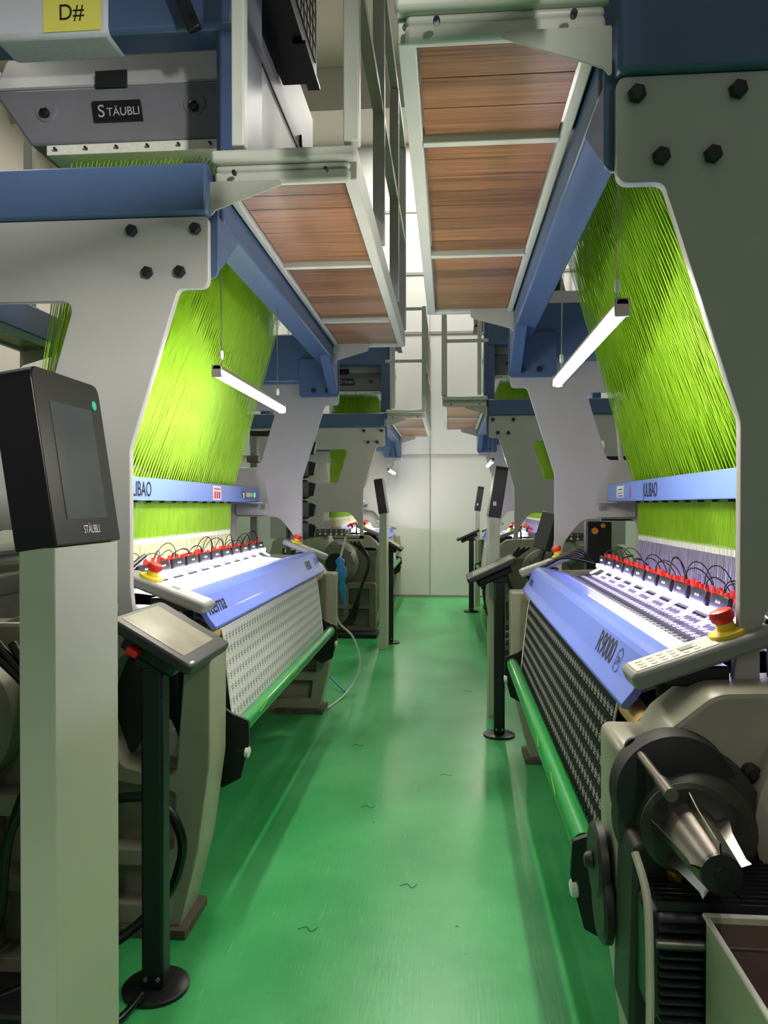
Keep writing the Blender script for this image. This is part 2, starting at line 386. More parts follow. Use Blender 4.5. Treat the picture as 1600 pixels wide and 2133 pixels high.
def gantry(F, where, lab):
    T = Thing('jacquard_gantry', lab, 'steel frame', F(.8, W/2, 1.1), 'gantries over the looms')
    out = rounded([(-.03, 2.54, .02), (-.03, 2.30, .03), (.075, 2.30, .03), (.25, 1.745, .12), (.25, 1.27, .08), (.235, 1.12, 0),
                   (1.45, 1.12, 0), (1.45, 1.75, .12), (1.62, 2.30, .03), (1.72, 2.30, .03), (1.72, 2.54, .02)], .02)
    win = rounded([(.44, 2.265), (1.24, 2.265), (1.16, 1.83), (.57, 1.83)], .045, 6)
    arch = rounded([(.29, 1.13, .02), (.29, 1.30, .2), (.42, 1.465, .12), (.76, 1.465, .05), (.76, 1.13, .02)], .05, 8)
    for t0 in (0, W):
        n = T.part('end_plate', plate_mb(out, [win, arch], t0, t0+.03, F.sz, .003), 'plate_grey', smooth=30)
        for s, z in ((.01, 2.497), (.235, 2.497), (.065, 2.352), (.18, 2.352)):
            if t0 == 0: bolt(T, n, F, s, t0, z, .0215)
    # crossbeams
    T.part('cross_beam', MB().box(-.035, 1.75, -.022, .13, 2.545, 2.72, F), 'steel_blue', bevel=.012)
    T.part('cross_beam', MB().box(.0, 1.75, W-.13, W-.002, 2.455, 2.80, F), 'steel_blue', bevel=.012)
    # side beams (box section) with haunches
    for s0, s1, sg in ((-.05, .08, 1), (1.62, 1.745, -1)):
        b = T.part('side_beam', MB().prism([(s0, 2.745), (s1, 2.745), (s1, 2.565), (s0, 2.565)], .132, W-.152, lambda a_, b_, h: F(a_, h, b_)), 'steel_blue', bevel=.01)
    g = T.part('gusset_plate', plate_mb(rounded([(-.055, 2.60), (-.055, 2.34), (.235, 2.34), (.235, 2.62)], .03), [], W-.150, W-.134, F.sz, .002), 'steel_blue', smooth=30)
    for s, z in ((.03, 2.385), (.13, 2.385)): bolt(T, g, F, s, W-.150, z, .018)
    g2 = T.part('gusset_plate', plate_mb(rounded([(-.055, 2.60), (-.055, 2.34), (.235, 2.34), (.235, 2.60)], .03), [], .032, .046, F.sz, .002), 'steel_blue', smooth=30)
    # haunch ribs: from the beam down to the gussets
    for ta, tb in ((W-.55, W-.153), (.34, .05)):
        hp = [(ta, 2.565), (tb, 2.565), (tb, 2.36), (tb+(ta-tb)*.22, 2.40), ]
        T.part('haunch', MB().prism(hp, -.050, -.030 if tb < 1 else .02, lambda a_, b_, h: F(h, a_, b_)), 'steel_blue', bevel=.004)
    # masts that carry the jacquard head
    for s, t in ((-.07, .36), (1.55, .36), (1.55, 2.5)):
            T.part('mast', MB().box(s, s+.12, t, t+.26, 2.722 if t < 1 else 2.75, 4.35, F), 'steel_blue', bevel=.008)
    T.part('head_beam', MB().box(-.03, 1.72, .34, .50, 3.40, 3.66, F), 'steel_blue', bevel=.02)
    return T

def walkway(F, lab, t0=.05, t1=2.75, joists=(.95, 2.02)):
    T = Thing('overhead_walkway', lab, 'walkway', F(-.3, (t0+t1)/2, 2.66), 'wood decked walkways')
    a, b = -.545, -.06
    # frame angles
    T.part('deck_frame', MB().box(a, a+.045, t0, t1, 2.655, 2.765, F).box(b-.03, b, t0, t1, 2.655, 2.765, F), 'rail_grey', bevel=.004)
    bays = [t0]+list(joists)+[t1]
    for i, (u, v) in enumerate(zip(bays[:-1], bays[1:])):
        if i: T.part('deck_joist', MB().box(a+.045, b-.03, u-.012, u+.02, 2.65, 2.70, F), 'rail_grey', bevel=.003)
        mb = MB(); u2 = u+(.024 if i else .03); v2 = v-.016
        nb = max(2, round((v2-u2)/.1335)); wd = (v2-u2)/nb
        for k_ in range(nb): mb.box(a+.05, b-.035, u2+k_*wd, u2+(k_+1)*wd-.003, 2.672, 2.70, F)
        T.part('deck_panel', mb, 'deck_wood', bevel=.0015)
    # end channels and triangular brackets
    for te, dr in ((t0, -1), (t1, 1)):
        e0, e1 = (te-.045, te) if dr < 0 else (te, te+.045)
        br = T.part('end_channel', MB().box(a-.005, b+.01, e0, e1, 2.71, 2.755, F).box(a+.02, b, e0+.012, e1, 2.64, 2.685, F).box(a+.02, b, e0+.02, e1, 2.685, 2.71, F) if dr < 0 else MB().box(a-.005, b+.01, e0, e1, 2.655, 2.765, F), 'rail_grey', bevel=.012)
        tt = e0-.008 if dr < 0 else e0-.006
        zz = 2.545 if dr < 0 else 2.56
        T.part('end_bracket', plate_mb(rounded([(-.29, 2.638 if dr < 0 else 2.70, .02), (-.30, 2.625, .02), (-.07, zz, .004), (-.054, zz-.02, .004), (-.054, 2.638 if dr < 0 else 2.70, .004)], .004), [], tt-.006, tt, F.sz, .002), 'bracket_grey', smooth=30)
        for s in (-.45, -.14): bolt(T, br, F, s, tt-.006, 2.662 if dr < 0 else 2.69, .0085 if dr < 0 else .016)
    # railing on the aisle edge
    ps = [t0-.02, t0+.98, t0+1.98, t1+.0]
    for p in ps:
        T.part('railing_post', MB().box(a-.012, a+.042, p-.02, p+.034, 2.767, 4.02, F), 'rail_grey', bevel=.005)
    for z in (3.36, 4.02):
        T.part('handrail' if z > 3.9 else 'mid_rail', MB().box(a-.008, a+.04, t0-.02, t1+.03, z, z+.045, F), 'rail_grey', bevel=.005)
        T.part('end_rail', MB().box(a+.042, b+.02, t0-.012, t0+.028, z, z+.035, F), 'rail_grey', bevel=.004)
    T.part('railing_post', MB().box(-.16, -.115, t0-.02, t0+.03, 2.777, 4.02, F), 'rail_grey', bevel=.005)
    return T

def jacquard(F, lab, name_txt=True, paper=False):
    T = Thing('jacquard_machine', lab, 'jacquard machine', F(.48, 1.3, 3.05), 'jacquard heads on the gantries')
    # housing: lower hood tapering in, upper body
    def fn(a_, b_, h): return F(a_, h, b_)
    t0, t1 = .58, 2.45
    T.part('lower_hood', MB().hexa([F(.06, t0, 3.09), F(.93, t0, 3.09), F(.93, t1, 3.09), F(.06, t1, 3.09),
                                    F(.03, t0, 3.33), F(1.10, t0, 3.33), F(1.10, t1, 3.33), F(.03, t1, 3.33)]), 'jac_grey', bevel=.012)
    T.part('upper_body', MB().hexa([F(.03, t0, 3.332), F(1.10, t0, 3.332), F(1.10, t1, 3.332), F(.03, t1, 3.332),
                                    F(.05, t0+.10, 3.52), F(1.10, t0+.10, 3.52), F(1.10, t1, 3.52), F(.05, t1, 3.52)]).box(.04, 1.1, t0+.12, t1, 3.525, 4.1, F), 'jac_light', bevel=.012)  # paler than the hood: lamplight on the upper face put into the colour
    T.part('hook_board', MB().box(.08, .86, t0+.0, t1-.05, 3.045, 3.088, F), 'heddle_white', bevel=.003)
    for k_ in range(6): bolt(T, None, F, .14+k_*.135, t0, 3.065, .006, 'screw')
    # recess with handle notch and two latches
    T.part('notch', MB().box(.50, .64, t0-.012, t0+.0, 3.315, 3.39, F), 'black_matte', bevel=.004)
    for s in (.21, .86):
        r = T.part('latch_seat', MB().lathe(F(s, t0+.0, 3.235), (0, -1, 0), [(0, .050), (.006, .045), (.006, .030)], 20), 'jac_grey', smooth=30)
        T.part('latch', MB().lathe(F(s, t0-.004, 3.22), (0, -1, 0), [(0, .02), (.02, .02), (.024, .012)], 14), 'black_plastic', r, smooth=40)
    # name plate on the hood
    X = F.sd
    c = Vector(F(.535, t0-.004, 3.215)); tilt = -.05
    np_ = T.part('name_plate', MB().hexa([tuple(c+Vector((dx+(.012 if dz > 0 else 0)*-1, dy, dz))) for dz in (-.043, .043) for dx, dy in ((-.105, -.012), (.105, -.012), (.105, .0), (-.105, .0))]), 'black_plastic')
    T.part('lettering', text_mb('S', .075, c+Vector((-.088, -.0125, -.026)), (1, 0, .02), (-.1, 0, 1), .001, .95, .006), 'jac_light', np_)
    T.part('lettering', text_mb('TÄUBLI', .050, c+Vector((-.048, -.0125, -.023)), (1, 0, .02), (-.1, 0, 1), .001, .88, .006), 'jac_light', np_)
    # side panel facing the aisle, trim and black control cabinet with wire grille
    T.part('side_panel', MB().box(-.005, .025, t0+.05, t1-.02, 3.14, 3.70, F), 'jac_light', bevel=.01)
    T.part('panel_seam', MB().box(-.010, .0, t0+.06, t1-.04, 3.555, 3.568, F), 'black_matte')
    for t in (.62, 1.75): T.part('side_latch', MB().box(-.02, -.002, t, t+.05, 3.60, 3.66, F), 'black_plastic', bevel=.006)
    cb = T.part('drive_cabinet', MB().box(-.15, .035, .66, 1.50, 3.80, 4.5, F), 'black_metal', bevel=.008)
    T.part('cabinet_flap', MB().box(-.165, -.10, 1.1, 1.52, 3.78, 3.796, F), 'black_metal')
    g = MB()
    for k_ in range(10): g.box(-.156, -.152, .72+k_*.08, .724+k_*.08, 3.88, 4.42, F)
    for k_ in range(8): g.box(-.156, -.152, .72, 1.444, 3.88+k_*.077, 3.884+k_*.077, F)
    T.part('grille_backing', MB().box(-.1515, -.150, .72, 1.44, 3.88, 4.42, F), 'jac_light', cb)
    T.part('grille', g, 'black_metal', cb)
    T.part('motor_housing', MB().prism(rounded([(.15, 4.1), (.15, 4.62), (.35, 4.78), (.65, 4.70), (.85, 4.5), (.95, 4.1)], .03), .9, 1.9, fn), 'jac_grey', bevel=.01)
    T.part('motor_cover', MB().box(.2, .85, .75, .9, 4.12, 4.45, F), 'black_plastic', bevel=.01)
    T.part('motor_plate', MB().box(.5, .66, .735, .75, 4.15, 4.42, F), 'keypad', bevel=.003)
    for k_ in range(5): T.part('vent_slot', MB().box(.35, .6, .888, .905, 4.48+k_*.04, 4.492+k_*.04, F), 'black_matte')
    return T

def harness(F, lab, seed, lower='heddle_mix', dense=1.0):
    rnd = random.Random(seed)
    T = Thing('harness', lab, 'harness cords', F(.65, 1.3, 1.2), 'lime harnesses')
    def cords(ns, nt_, top, bot, r, jit=.0015, jj=.10):
        mb = MB()
        for i in range(ns):
            fi = (i+.5)/ns
            for j in range(nt_):
                fj = (j+(i*.382) % 1+rnd.uniform(-jj, jj)*.35)/nt_
                a_ = F(top[0]+(top[1]-top[0])*fi, top[2]+(top[3]-top[2])*fj, top[4])
                b_ = F(bot[0]+(bot[1]-bot[0])*fi+rnd.uniform(-jit, jit), bot[2]+(bot[3]-bot[2])*fj+rnd.uniform(-jit, jit), bot[4])
                vs_ = []
                for p in (a_, b_):
                    for k_ in range(3): vs_.append((p[0]+r*math.cos(2.1*k_), p[1]+r*math.sin(2.1*k_), p[2]))
                mb.add(vs_, [(0, 1, 4, 3), (1, 2, 5, 4), (2, 0, 3, 5)])
        return mb
    T.part('upper_cords', cords(27, int(66*dense), (.12, .80, .64, 2.30, 3.044), (.60, .705, .10, 2.50, 1.60), .0021/dense**.5, .0015, .42), 'cord_lime', kind='stuff')
    T.part('lower_cords', cords(6, int(190*dense), (.60, .705, .10, 2.50, 1.60), (.605, .715, .10, 2.50, 1.385), .0018/dense**.5, 0, .2), 'cord_lime', kind='stuff')
    T.part('heddle_eyes', cords(4, int(190*dense), (.605, .70, .10, 2.50, 1.392), (.605, .70, .10, 2.50, 1.36), .0034/dense**.5, .001, .3), 'heddle_white', kind='stuff')
    T.part('heddles', cords(4, int(190*dense), (.605, .70, .10, 2.50, 1.36), (.60, .69, .10, 2.50, 1.265), .0028/dense**.5, .002, .3), lower, kind='stuff')
    T.part('heddle_wires', cords(3, int(170*dense), (.60, .69, .10, 2.50, 1.265), (.60, .69, .10, 2.50, 1.14), .0022/dense**.5, .002, .3), 'heddle_lilac', kind='stuff')
    return T

def harness_beam(F, lab, right_loom):
    T = Thing('harness_beam', lab, 'beam', F(.585, 1.5, 1.572), 'blue harness beams')
    T.part('beam', MB().box(.565, .60, .035, W-.035, 1.572, 1.68, F), 'beam_blue', bevel=.004)
    mb = MB()
    for k_ in range(14): mb.box(.57, .595, .15+k_*.17, .175+k_*.17, 1.562, 1.5715, F)
    T.part('clip_row', mb, 'black_plastic')
    br = T.part('end_bracket', plate_mb(rounded([(.50, 1.572), (.50, 1.475), (.74, 1.475), (.74, 1.572)], .02), [], W-.034, W-.026, F.sz, .001), 'plate_grey', smooth=30)
    T.part('bracket_shelf', MB().box(.50, .74, W-.20, W-.034, 1.5635, 1.571, F), 'plate_grey')
    T.part('eye_bolt', MB().lathe(F(.53, W-.034, 1.53), (0, -1, 0), [(0, .018), (.008, .018), (.008, .011), (.02, .011)], 12), 'steel', br, smooth=40)
    s0 = .5645
    if right_loom:
        T.part('lettering', text_mb('JULIBAO', .098, F(s0, 2.18, 1.592), (0, -1, 0), (0, 0, 1), .001, .72, .010), 'ink')
        l = T.part('warning_label', MB().box(s0-.001, s0, 2.62, 2.80, 1.594, 1.66, F), 'label_white')
        T.part('label_print', MB().box(s0-.0015, s0-.001, 2.65, 2.76, 1.637, 1.642, F).box(s0-.0015, s0-.001, 2.64, 2.77, 1.60, 1.605, F).box(s0-.0015, s0-.001, 2.64, 2.77, 1.617, 1.621, F), 'ink', l)
        T.part('red_emblem', MB().add([F(s0-.001, 2.47+r_*math.cos(q), 1.615+r_*math.sin(q)) for q in [2*PI*i/24 for i in range(24)] for r_ in (.028, .024)],
               [(2*i, 2*i+1, (2*i+3) % 48, (2*i+2) % 48) for i in range(24)]).box(s0-.0012, s0-.001, 2.460, 2.464, 1.597, 1.665, F).box(s0-.0012, s0-.001, 2.475, 2.479, 1.597, 1.63, F), 'ink_red')
        l = T.part('warning_label', MB().box(s0-.001, s0, .62, .78, 1.580, 1.672, F), 'label_white')
        T.part('label_print', MB().add([F(s0-.0015, .70+r_*math.cos(q), 1.618+r_*1.0*math.sin(q)) for q in [2*PI*i/24 for i in range(24)] for r_ in (.022, .018)],
               [(2*i, 2*i+1, (2*i+3) % 48, (2*i+2) % 48) for i in range(24)]).box(s0-.0015, s0-.001, .65, .75, 1.652, 1.657, F).box(s0-.0015, s0-.001, .66, .74, 1.586, 1.590, F).box(s0-.0015, s0-.001, .698, .702, 1.603, 1.632, F), 'ink_red', l)
    else:
        T.part('lettering', text_mb('JULIBAO', .098, F(s0, .68, 1.592), (0, 1, 0), (0, 0, 1), .001, .84, .010), 'ink')
        l = T.part('warning_label', MB().box(s0-.001, s0, 1.95, 2.12, 1.580, 1.668, F), 'label_white')
        T.part('label_print', MB().box(s0-.0015, s0-.001, 1.97, 2.10, 1.645, 1.652, F).box(s0-.0015, s0-.001, 1.975, 2.005, 1.59, 1.632, F).box(s0-.0015, s0-.001, 2.02, 2.05, 1.59, 1.632, F).box(s0-.0015, s0-.001, 2.065, 2.095, 1.59, 1.632, F), 'ink_red', l)
        q = T.part('indicator', MB().box(s0-.02, s0, 2.60, 2.86, 1.598, 1.645, F), 'steel', bevel=.008)
        T.part('indicator_window', MB().box(s0-.022, s0-.02, 2.66, 2.80, 1.608, 1.635, F), 'label_white', q)
        T.part('green_lamp', MB().box(s0-.018, s0, 2.87, 2.90, 1.606, 1.638, F), 'led_green', bevel=.004)
    return T

def tube_lamp(F, lab, ta=.20, tb=1.40, s=.025, z=2.055):
    T = Thing('tube_lamp', lab, 'lamp', F(s, (ta+tb)/2, z), 'hanging tube lamps')
    T.part('lamp_housing', MB().prism([(-.018, .012), (.018, .012), (.013, .028), (-.013, .028)], ta, tb, lambda a_, b_, h: F(s+a_, h, z+b_)), 'alu', bevel=.002)
    T.part('diffuser', MB().tube([F(s, ta+.012, z), F(s, tb-.012, z)], .0185, 14), 'white_led', smooth=40)
    for t in (ta, tb-.012): T.part('end_cap', MB().box(s-.02, s+.02, t, t+.012, z-.018, z+.03, F), 'alu', bevel=.003)
    for t in (ta+.06, tb-.12):
        w_ = T.part('suspension_wire', MB().tube([F(s, t, z+.03), F(s, t, 2.565)], .0016, 6).tube([F(s, t+.012, z+.08), F(s+.01, t+.012, 2.56)], .0012, 6), 'steel')
        T.part('adjuster', MB().lathe(F(s, t+.004, z+.06), (0, 0, 1), [(0, .004), (.005, .008), (.03, .008), (.036, .004)], 10), 'white_plastic', w_, smooth=40)
    return T

def casting_mb(F, t0, t1, solid=False):
    """cast side frame of the loom, ribs and recesses on the near face"""
    out = rounded([(.085, .04, .0), (.02, .30, .2), (-.025, .62, .25), (-.028, 1.035, .012), (.055, 1.035, .02), (.085, 1.085, .03), (.17, 1.155, .08), (.60, 1.17, .1),
                   (.78, 1.10, .05), (1.40, 1.10, .05), (1.45, .9, .05), (1.40, .04, 0)], .02)
    h1 = rounded([(.055, 1.0), (.30, 1.02), (.38, .82), (.30, .60), (.09, .56)], .05)
    h2 = rounded([(.09, .52), (.34, .56), (.42, .42), (.42, .30), (.10, .30)], .02)
    h3 = rounded([(.12, .25), (.42, .25), (.42, .10), (.14, .10)], .02)
    h4 = rounded([(.50, .30), (.50, .90), (.70, 1.02), (1.30, 1.0), (1.34, .30)], .06)
    h5 = rounded([(.50, .25), (1.32, .25), (1.32, .10), (.50, .10)], .02)
    if solid: return plate_mb(out, [], t0, t1, F.sz, .012)
    mb = plate_mb(out, [h1, h2, h3, h4, h5], t0, t1, F.sz, .006)
    wb = plate_mb(rounded([(.10, .06), (.02, .58), (.6, .60), (1.38, .58), (1.38, .06)], .02), [], t0+.09, t0+.12, F.sz)
    mb.add(wb.v, wb.f)
    return mb

def control_panel(T, F, t, flip=False):
    """sloping grey key box with a mushroom stop button; low end towards the aisle"""
    lo = Vector((.010, 1.180)); hi = Vector((.33, 1.300)); d = (hi-lo).normalized(); n = Vector((-d.y, d.x))
    def G(u, v, h): q = lo+d*u+n*h; return F(q.x, t+v, q.y)
    b = T.part('control_panel', MB().prism(rounded([(0, 0), (.345, 0), (.345, .13), (0, .13)], .025), -.042, 0, lambda a_, b_, h: G(a_, b_, h)), 'panel_grey', bevel=.010)
    T.part('keypad', MB().prism(rounded([(.018, .016), (.215, .016), (.215, .114), (.018, .114)], .006), 0, .0015, lambda a_, b_, h: G(a_, b_, h)), 'keypad', b)
    mk = MB()
    for i in range(6):
        for j in range(3):
            if (i, j) in ((4, 1),): continue
            c = (.04+i*.026, .038+j*.026)
            mk.prism([(c[0]+.008*math.cos(q), c[1]+.008*math.sin(q)) for q in [2*PI*k_/8 for k_ in range(8)]], .0016, .003, lambda a_, b_, h: G(a_, b_, h))
    T.part('key_field', mk, 'label_white', b)
    T.part('display', MB().prism([(.135, .055), (.165, .055), (.165, .085), (.135, .085)], .0016, .0035, lambda a_, b_, h: G(a_, b_, h)), 'sticker_green' if False else 'panel_grey', b)
    o = Vector(G(.255, .065, 0)); ax = Vector(G(.255, .065, 1))-o
    T.part('button_base', MB().lathe(o, ax, [(0, .044), (.010, .044), (.014, .036)], 28), 'yellow', b, smooth=35)
    T.part('button_collar', MB().lathe(o+ax*.014, ax, [(0, .022), (.022, .020)], 24), 'yellow', b, smooth=35)
    T.part('stop_button', MB().lathe(o+ax*.030, ax, [(0, .020), (.008, .027), (.020, .029), (.030, .025), (.033, .015)], 28), 'red', b, smooth=50)
    T.part('panel_arm', MB().box(.10, .24, t+.03, t+.10, 1.15, 1.20, F), 'black_metal', bevel=.006)

def loom(F, lab, right_loom, cloth_lab, cloth='fabric_white', plain=False):
    T = Thing('rapier_loom', lab, 'loom', F(.7, WL/2, 0), 'looms in two rows along the aisle')
    for t0 in (-.05, WL-.09):
        fr = T.part('side_frame', casting_mb(F, t0, t0+.20, solid=(t0 < 0 and right_loom)), 'casting', smooth=35)
        for s in (.05, 1.05): T.part('foot_plate', MB().box(s, s+.36, t0-.03, t0+.22, .0, .035, F), 'rust', fr, bevel=.003)
        if not (t0 < 0 and right_loom):
            T.part('drive_wheel', MB().lathe(F(.50, t0+.12, .80), (0, -1, 0), [(0, .27), (.02, .27), (.03, .25), (.03, .10), (.06, .09)], 40), 'dark_machine', smooth=35)
        for s in (.14, .30): T.part('foot_bolt', MB().lathe(F(s, t0+.03, .035), (0, 0, 1), [(0, .02), (.012, .02), (.012, .012), (.05, .012)], 6), 'bolt_black', fr)
        T.part('frame_cap', MB().box(-.032, .06, t0+.003, t0+.197, .975, 1.039, F), 'rail_grey', fr, bevel=.01)
    # inner beams and the dark machine body between the frames
    T.part('front_beam', MB().box(.16, .34, .15, WL-.09, .72, .98, F), 'black_matte', bevel=.01)
    T.part('floor_beam', MB().box(.35, .60, .15, WL-.09, .22, .42, F), 'dark_machine', bevel=.01)
    T.part('sley_beam', MB().box(.47, .56, .15, WL-.09, 1.02, 1.17, F), 'black_metal', bevel=.008)
    T.part('warp_beam', MB().lathe(F(1.15, .2, .62), (0, 1, 0), [(0, .34), (.03, .34), (.03, .24), (2.5, .24), (2.5, .34), (2.54, .34)], 32), 'dull_steel', smooth=35)
    T.part('rear_beam', MB().box(1.30, 1.40, .15, WL-.09, 1.10, 1.2, F), 'casting_dark', bevel=.01)
    T.part('cloth_roll', MB().lathe(F(.20, .30, .52), (0, 1, 0), [(0, .12), (2.4, .12)], 28), 'label_white' if cloth == 'fabric_white' else 'black_matte', smooth=35)
    # blue breast beam cover
    pr = [(.036, 1.060), (.022, 1.064), (.022, 1.074), (.048, 1.106), (.053, 1.114), (.082, 1.188), (.094, 1.200), (.115, 1.207), (.15, 1.209), (.262, 1.180), (.268, 1.168), (.11, 1.16), (.06, 1.085)]
    cv = T.part('breast_cover', MB().prism(pr, .20, 2.80, lambda a_, b_, h: F(a_, h, b_)), 'cover_blue', bevel=.002, smooth=14)
    T.part('cover_seam', MB().box(.228, .234, .2, 2.8, 1.188, 1.1895, F), 'rail_grey', cv)
    def on_cover(body, t, size, xs, m='ink'):
        p0 = Vector(F(.052, t, 1.112)); up = (Vector(F(.082, t, 1.188))-p0).normalized(); r = Vector(F.right())
        return T.part('lettering', text_mb(body, size, p0+up*.004, r, up, .0012, xs, .008), m, cv)
    if right_loom:
        on_cover('R9000', .72, .098, .90); on_cover('itema', 2.72, .070, .9)
        tb = .425
    else:
        on_cover('itema', .22, .098, 1.1); on_cover('R9000', 2.30, .085, .80)
        tb = 2.66
    p0 = Vector(F(.052, tb, 1.112)); up = (Vector(F(.082, tb, 1.188))-p0).normalized(); r = Vector(F.right()); n = r.cross(up)
    hexp = [(0, -.012), (.028, .004), (.028, .052), (0, .068), (-.028, .052), (-.028, .004)]
    mb = MB(); vs_ = []
    for sc_ in (1, .88):
        for a_, b_ in hexp: vs_.append(p0+r*a_*sc_+up*(.028+(b_-.028)*sc_)+n*.0013)
    mb.add(vs_, [(i, (i+1) % 6, 6+(i+1) % 6, 6+i) for i in range(6)])
    T.part('emblem', mb, 'ink', cv)
    T.part('lettering', text_mb('OPP', .034, p0-r*.022+up*.016, r, up, .0013, .62, .004), 'ink', cv)
    # cloth roller behind the cloth, tension roller in green
    T.part('press_roller', MB().tube([F(.078, .152, 1.030), F(.078, WL-.1, 1.030)], .032, 20), 'tan_roll', smooth=40)
    T.part('take_up_roller', MB().tube([F(-.045, .33, .655), F(-.045, 2.66, .655)], .033, 24), 'green_bar', smooth=40)
    T.part('roller_core', MB().tube([F(-.045, .27, .655), F(-.045, 2.70, .655)], .024, 20), 'steel', smooth=40)
    for t, sg in ((.285, -1), (2.70, 1)):
        b = T.part('roller_bracket', plate_mb(rounded([(-.085, .69), (-.02, .715), (.10, .80), (.16, .80), (.16, .50), (.02, .42), (-.055, .46), (-.09, .60)], .01), [], t-.018, t, F.sz, .001), 'black_metal')
        kn = T.part('adjusting_screw', MB().tube([F(-.005, t-.01, .570), F(-.075, t-.01, .564)], .006, 8).lathe(F(-.035, t-.01, .567), (-F.sd, 0, -.1), [(0, .011), (.03, .011)], 12), 'bolt_black', b, smooth=40)
        T.part('knob', MB().lathe(F(-.070, t-.01, .564), (-F.sd, 0, -.1), [(0, .016), (.004, .022), (.018, .022), (.022, .014)], 16), 'white_plastic', b, smooth=40)
    # dark guards behind the cloth edges
    for t in (.17, 2.74): T.part('edge_guard', MB().prism([(.10, 1.14), (.24, 1.15), (.30, .95), (.14, .60), (.08, .60), (.12, .9)], t, t+.02, lambda a_, b_, h: F(a_, h, b_)), 'black_matte')
    control_panel(T, F, .045)
    control_panel(T, F, WL-.17)
    # cutter bar lamp
    T.part('led_strip', MB().box(.412, .422, .45, 2.62, 1.226, 1.246, F), 'strip_led_lilac' if right_loom else 'strip_led')
    # lever beside the panel
    T.part('lever', MB().tube([F(.34, .10, 1.17), F(.34, .10, 1.30)], .010, 10).tube([F(.34, .10, 1.30), F(.34, .28, 1.345)], [.014, .009], 10), 'black_plastic', smooth=40)
    # woven cloth: own thing
    path = [(.46, 1.190), (.275, 1.172), (.25, 1.13), (.12, 1.075), (.075, 1.066), (.045, 1.04), (.035, .98), (.0, .66), (.0, .60), (.06, .55)]
    pts = []
    for i in range(len(path)-1):
        for k_ in range(4):
            f = k_/4; pts.append((path[i][0]*(1-f)+path[i+1][0]*f, path[i][1]*(1-f)+path[i+1][1]*f))
    pts.append(path[-1])
    mb = MB(); rows = []; uv = []; d = 0; ta, tb_ = .345, 2.60
    for i, (s, z) in enumerate(pts):
        if i: d += math.hypot(s-pts[i-1][0], z-pts[i-1][1])
        wob = .004*math.sin(i*1.3)
        rows.append([F(s, ta+wob, z), F(s, (ta+tb_)/2, z), F(s, tb_-wob, z)])
        for t in (ta, (ta+tb_)/2, tb_): uv.append((t*(-F.sd), d))
    mb.sheet(rows); mb.uv = uv
    fb = single('woven_fabric', mb, cloth, cloth_lab, 'fabric', 'fabrics on the looms', smooth=60)
    for tt in (ta, tb_):
        sv = MB(); rr = random.Random(int(tt*100)); line = [F(s_-.001, tt+rr.uniform(-.003, .003), z_) for s_, z_ in pts[8:]]
        sv.tube(line, .0035, 6); sv.v = [(p[0]-fb.location[0], p[1]-fb.location[1], p[2]-fb.location[2]) for p in sv.v]
        me = mesh_of(sv, 'selvedge', smooth=60); me.materials.append(M['heddle_white']); so = bpy.data.objects.new('selvedge', me); col.objects.link(so); so.parent = fb
    return T

def cutter_bar(F, lab, seed, n=11, wires=True):
    rnd = random.Random(seed)
    T = Thing('cutter_bar', lab, 'cutter bar', F(.42, 1.5, 1.19), 'rows of black cutter brackets')
    T.part('bar', MB().box(.445, .47, .40, 2.66, 1.20, 1.225, F), 'steel', bevel=.003)
    for k_ in range(n):
        t = .52+k_*(2.04/(n-1))
        b = T.part('bracket', MB().hexa([F(.425, t-.080, 1.236), F(.425, t+.080, 1.236), F(.445, t+.080, 1.240), F(.445, t-.080, 1.240),
                                         F(.436, t-.075, 1.292), F(.436, t+.075, 1.292), F(.452, t+.075, 1.288), F(.452, t-.075, 1.288)]), 'black_plastic', bevel=.004)
        for j in range(5):
            tt = t-.056+j*.026+rnd.uniform(-.004, .004); ln = rnd.uniform(.030, .045)
            T.part('plug', MB().lathe(F(.462+(j%2)*.035, tt, 1.268 if j%2 == 0 else 1.255), (rnd.uniform(-.2, .2), rnd.uniform(-.2, .2), 1), [(0, .0135), (.018, .012), (.020, .009), (ln, .0075)], 8), 'red', b, smooth=40)
        for j in (-.012, .012): T.part('screw', MB().lathe(F(.431, t+j, 1.272), (-F.sd, 0, .2), [(0, .006), (.004, .005)], 8), 'steel', b)
        mh = MB()
        for j in (-1, 1):
            mh.tube([F(.418, t+j*.018, 1.222), F(.395, t+j*.018, 1.208), F(.372, t+j*.016, 1.196), F(.37, t+j*.004, 1.194)], .0042, 6)
        T.part('hook', mh, 'white_plastic', b, smooth=40)
        if wires:
            for j in range(2):
                a_ = F(.455, t+rnd.uniform(-.02, .02), 1.295); e_ = F(.56+rnd.uniform(-.03, .03), t+rnd.uniform(-.05, .18), 1.20)
                h = rnd.uniform(.05, .13)
                T.part('wire', MB().tube(bez(a_, (a_[0], a_[1], a_[2]+h), (e_[0], e_[1]+.02, e_[2]+h+.05), e_, 10), .0022, 5), 'wire_black', b, smooth=60)
    return T

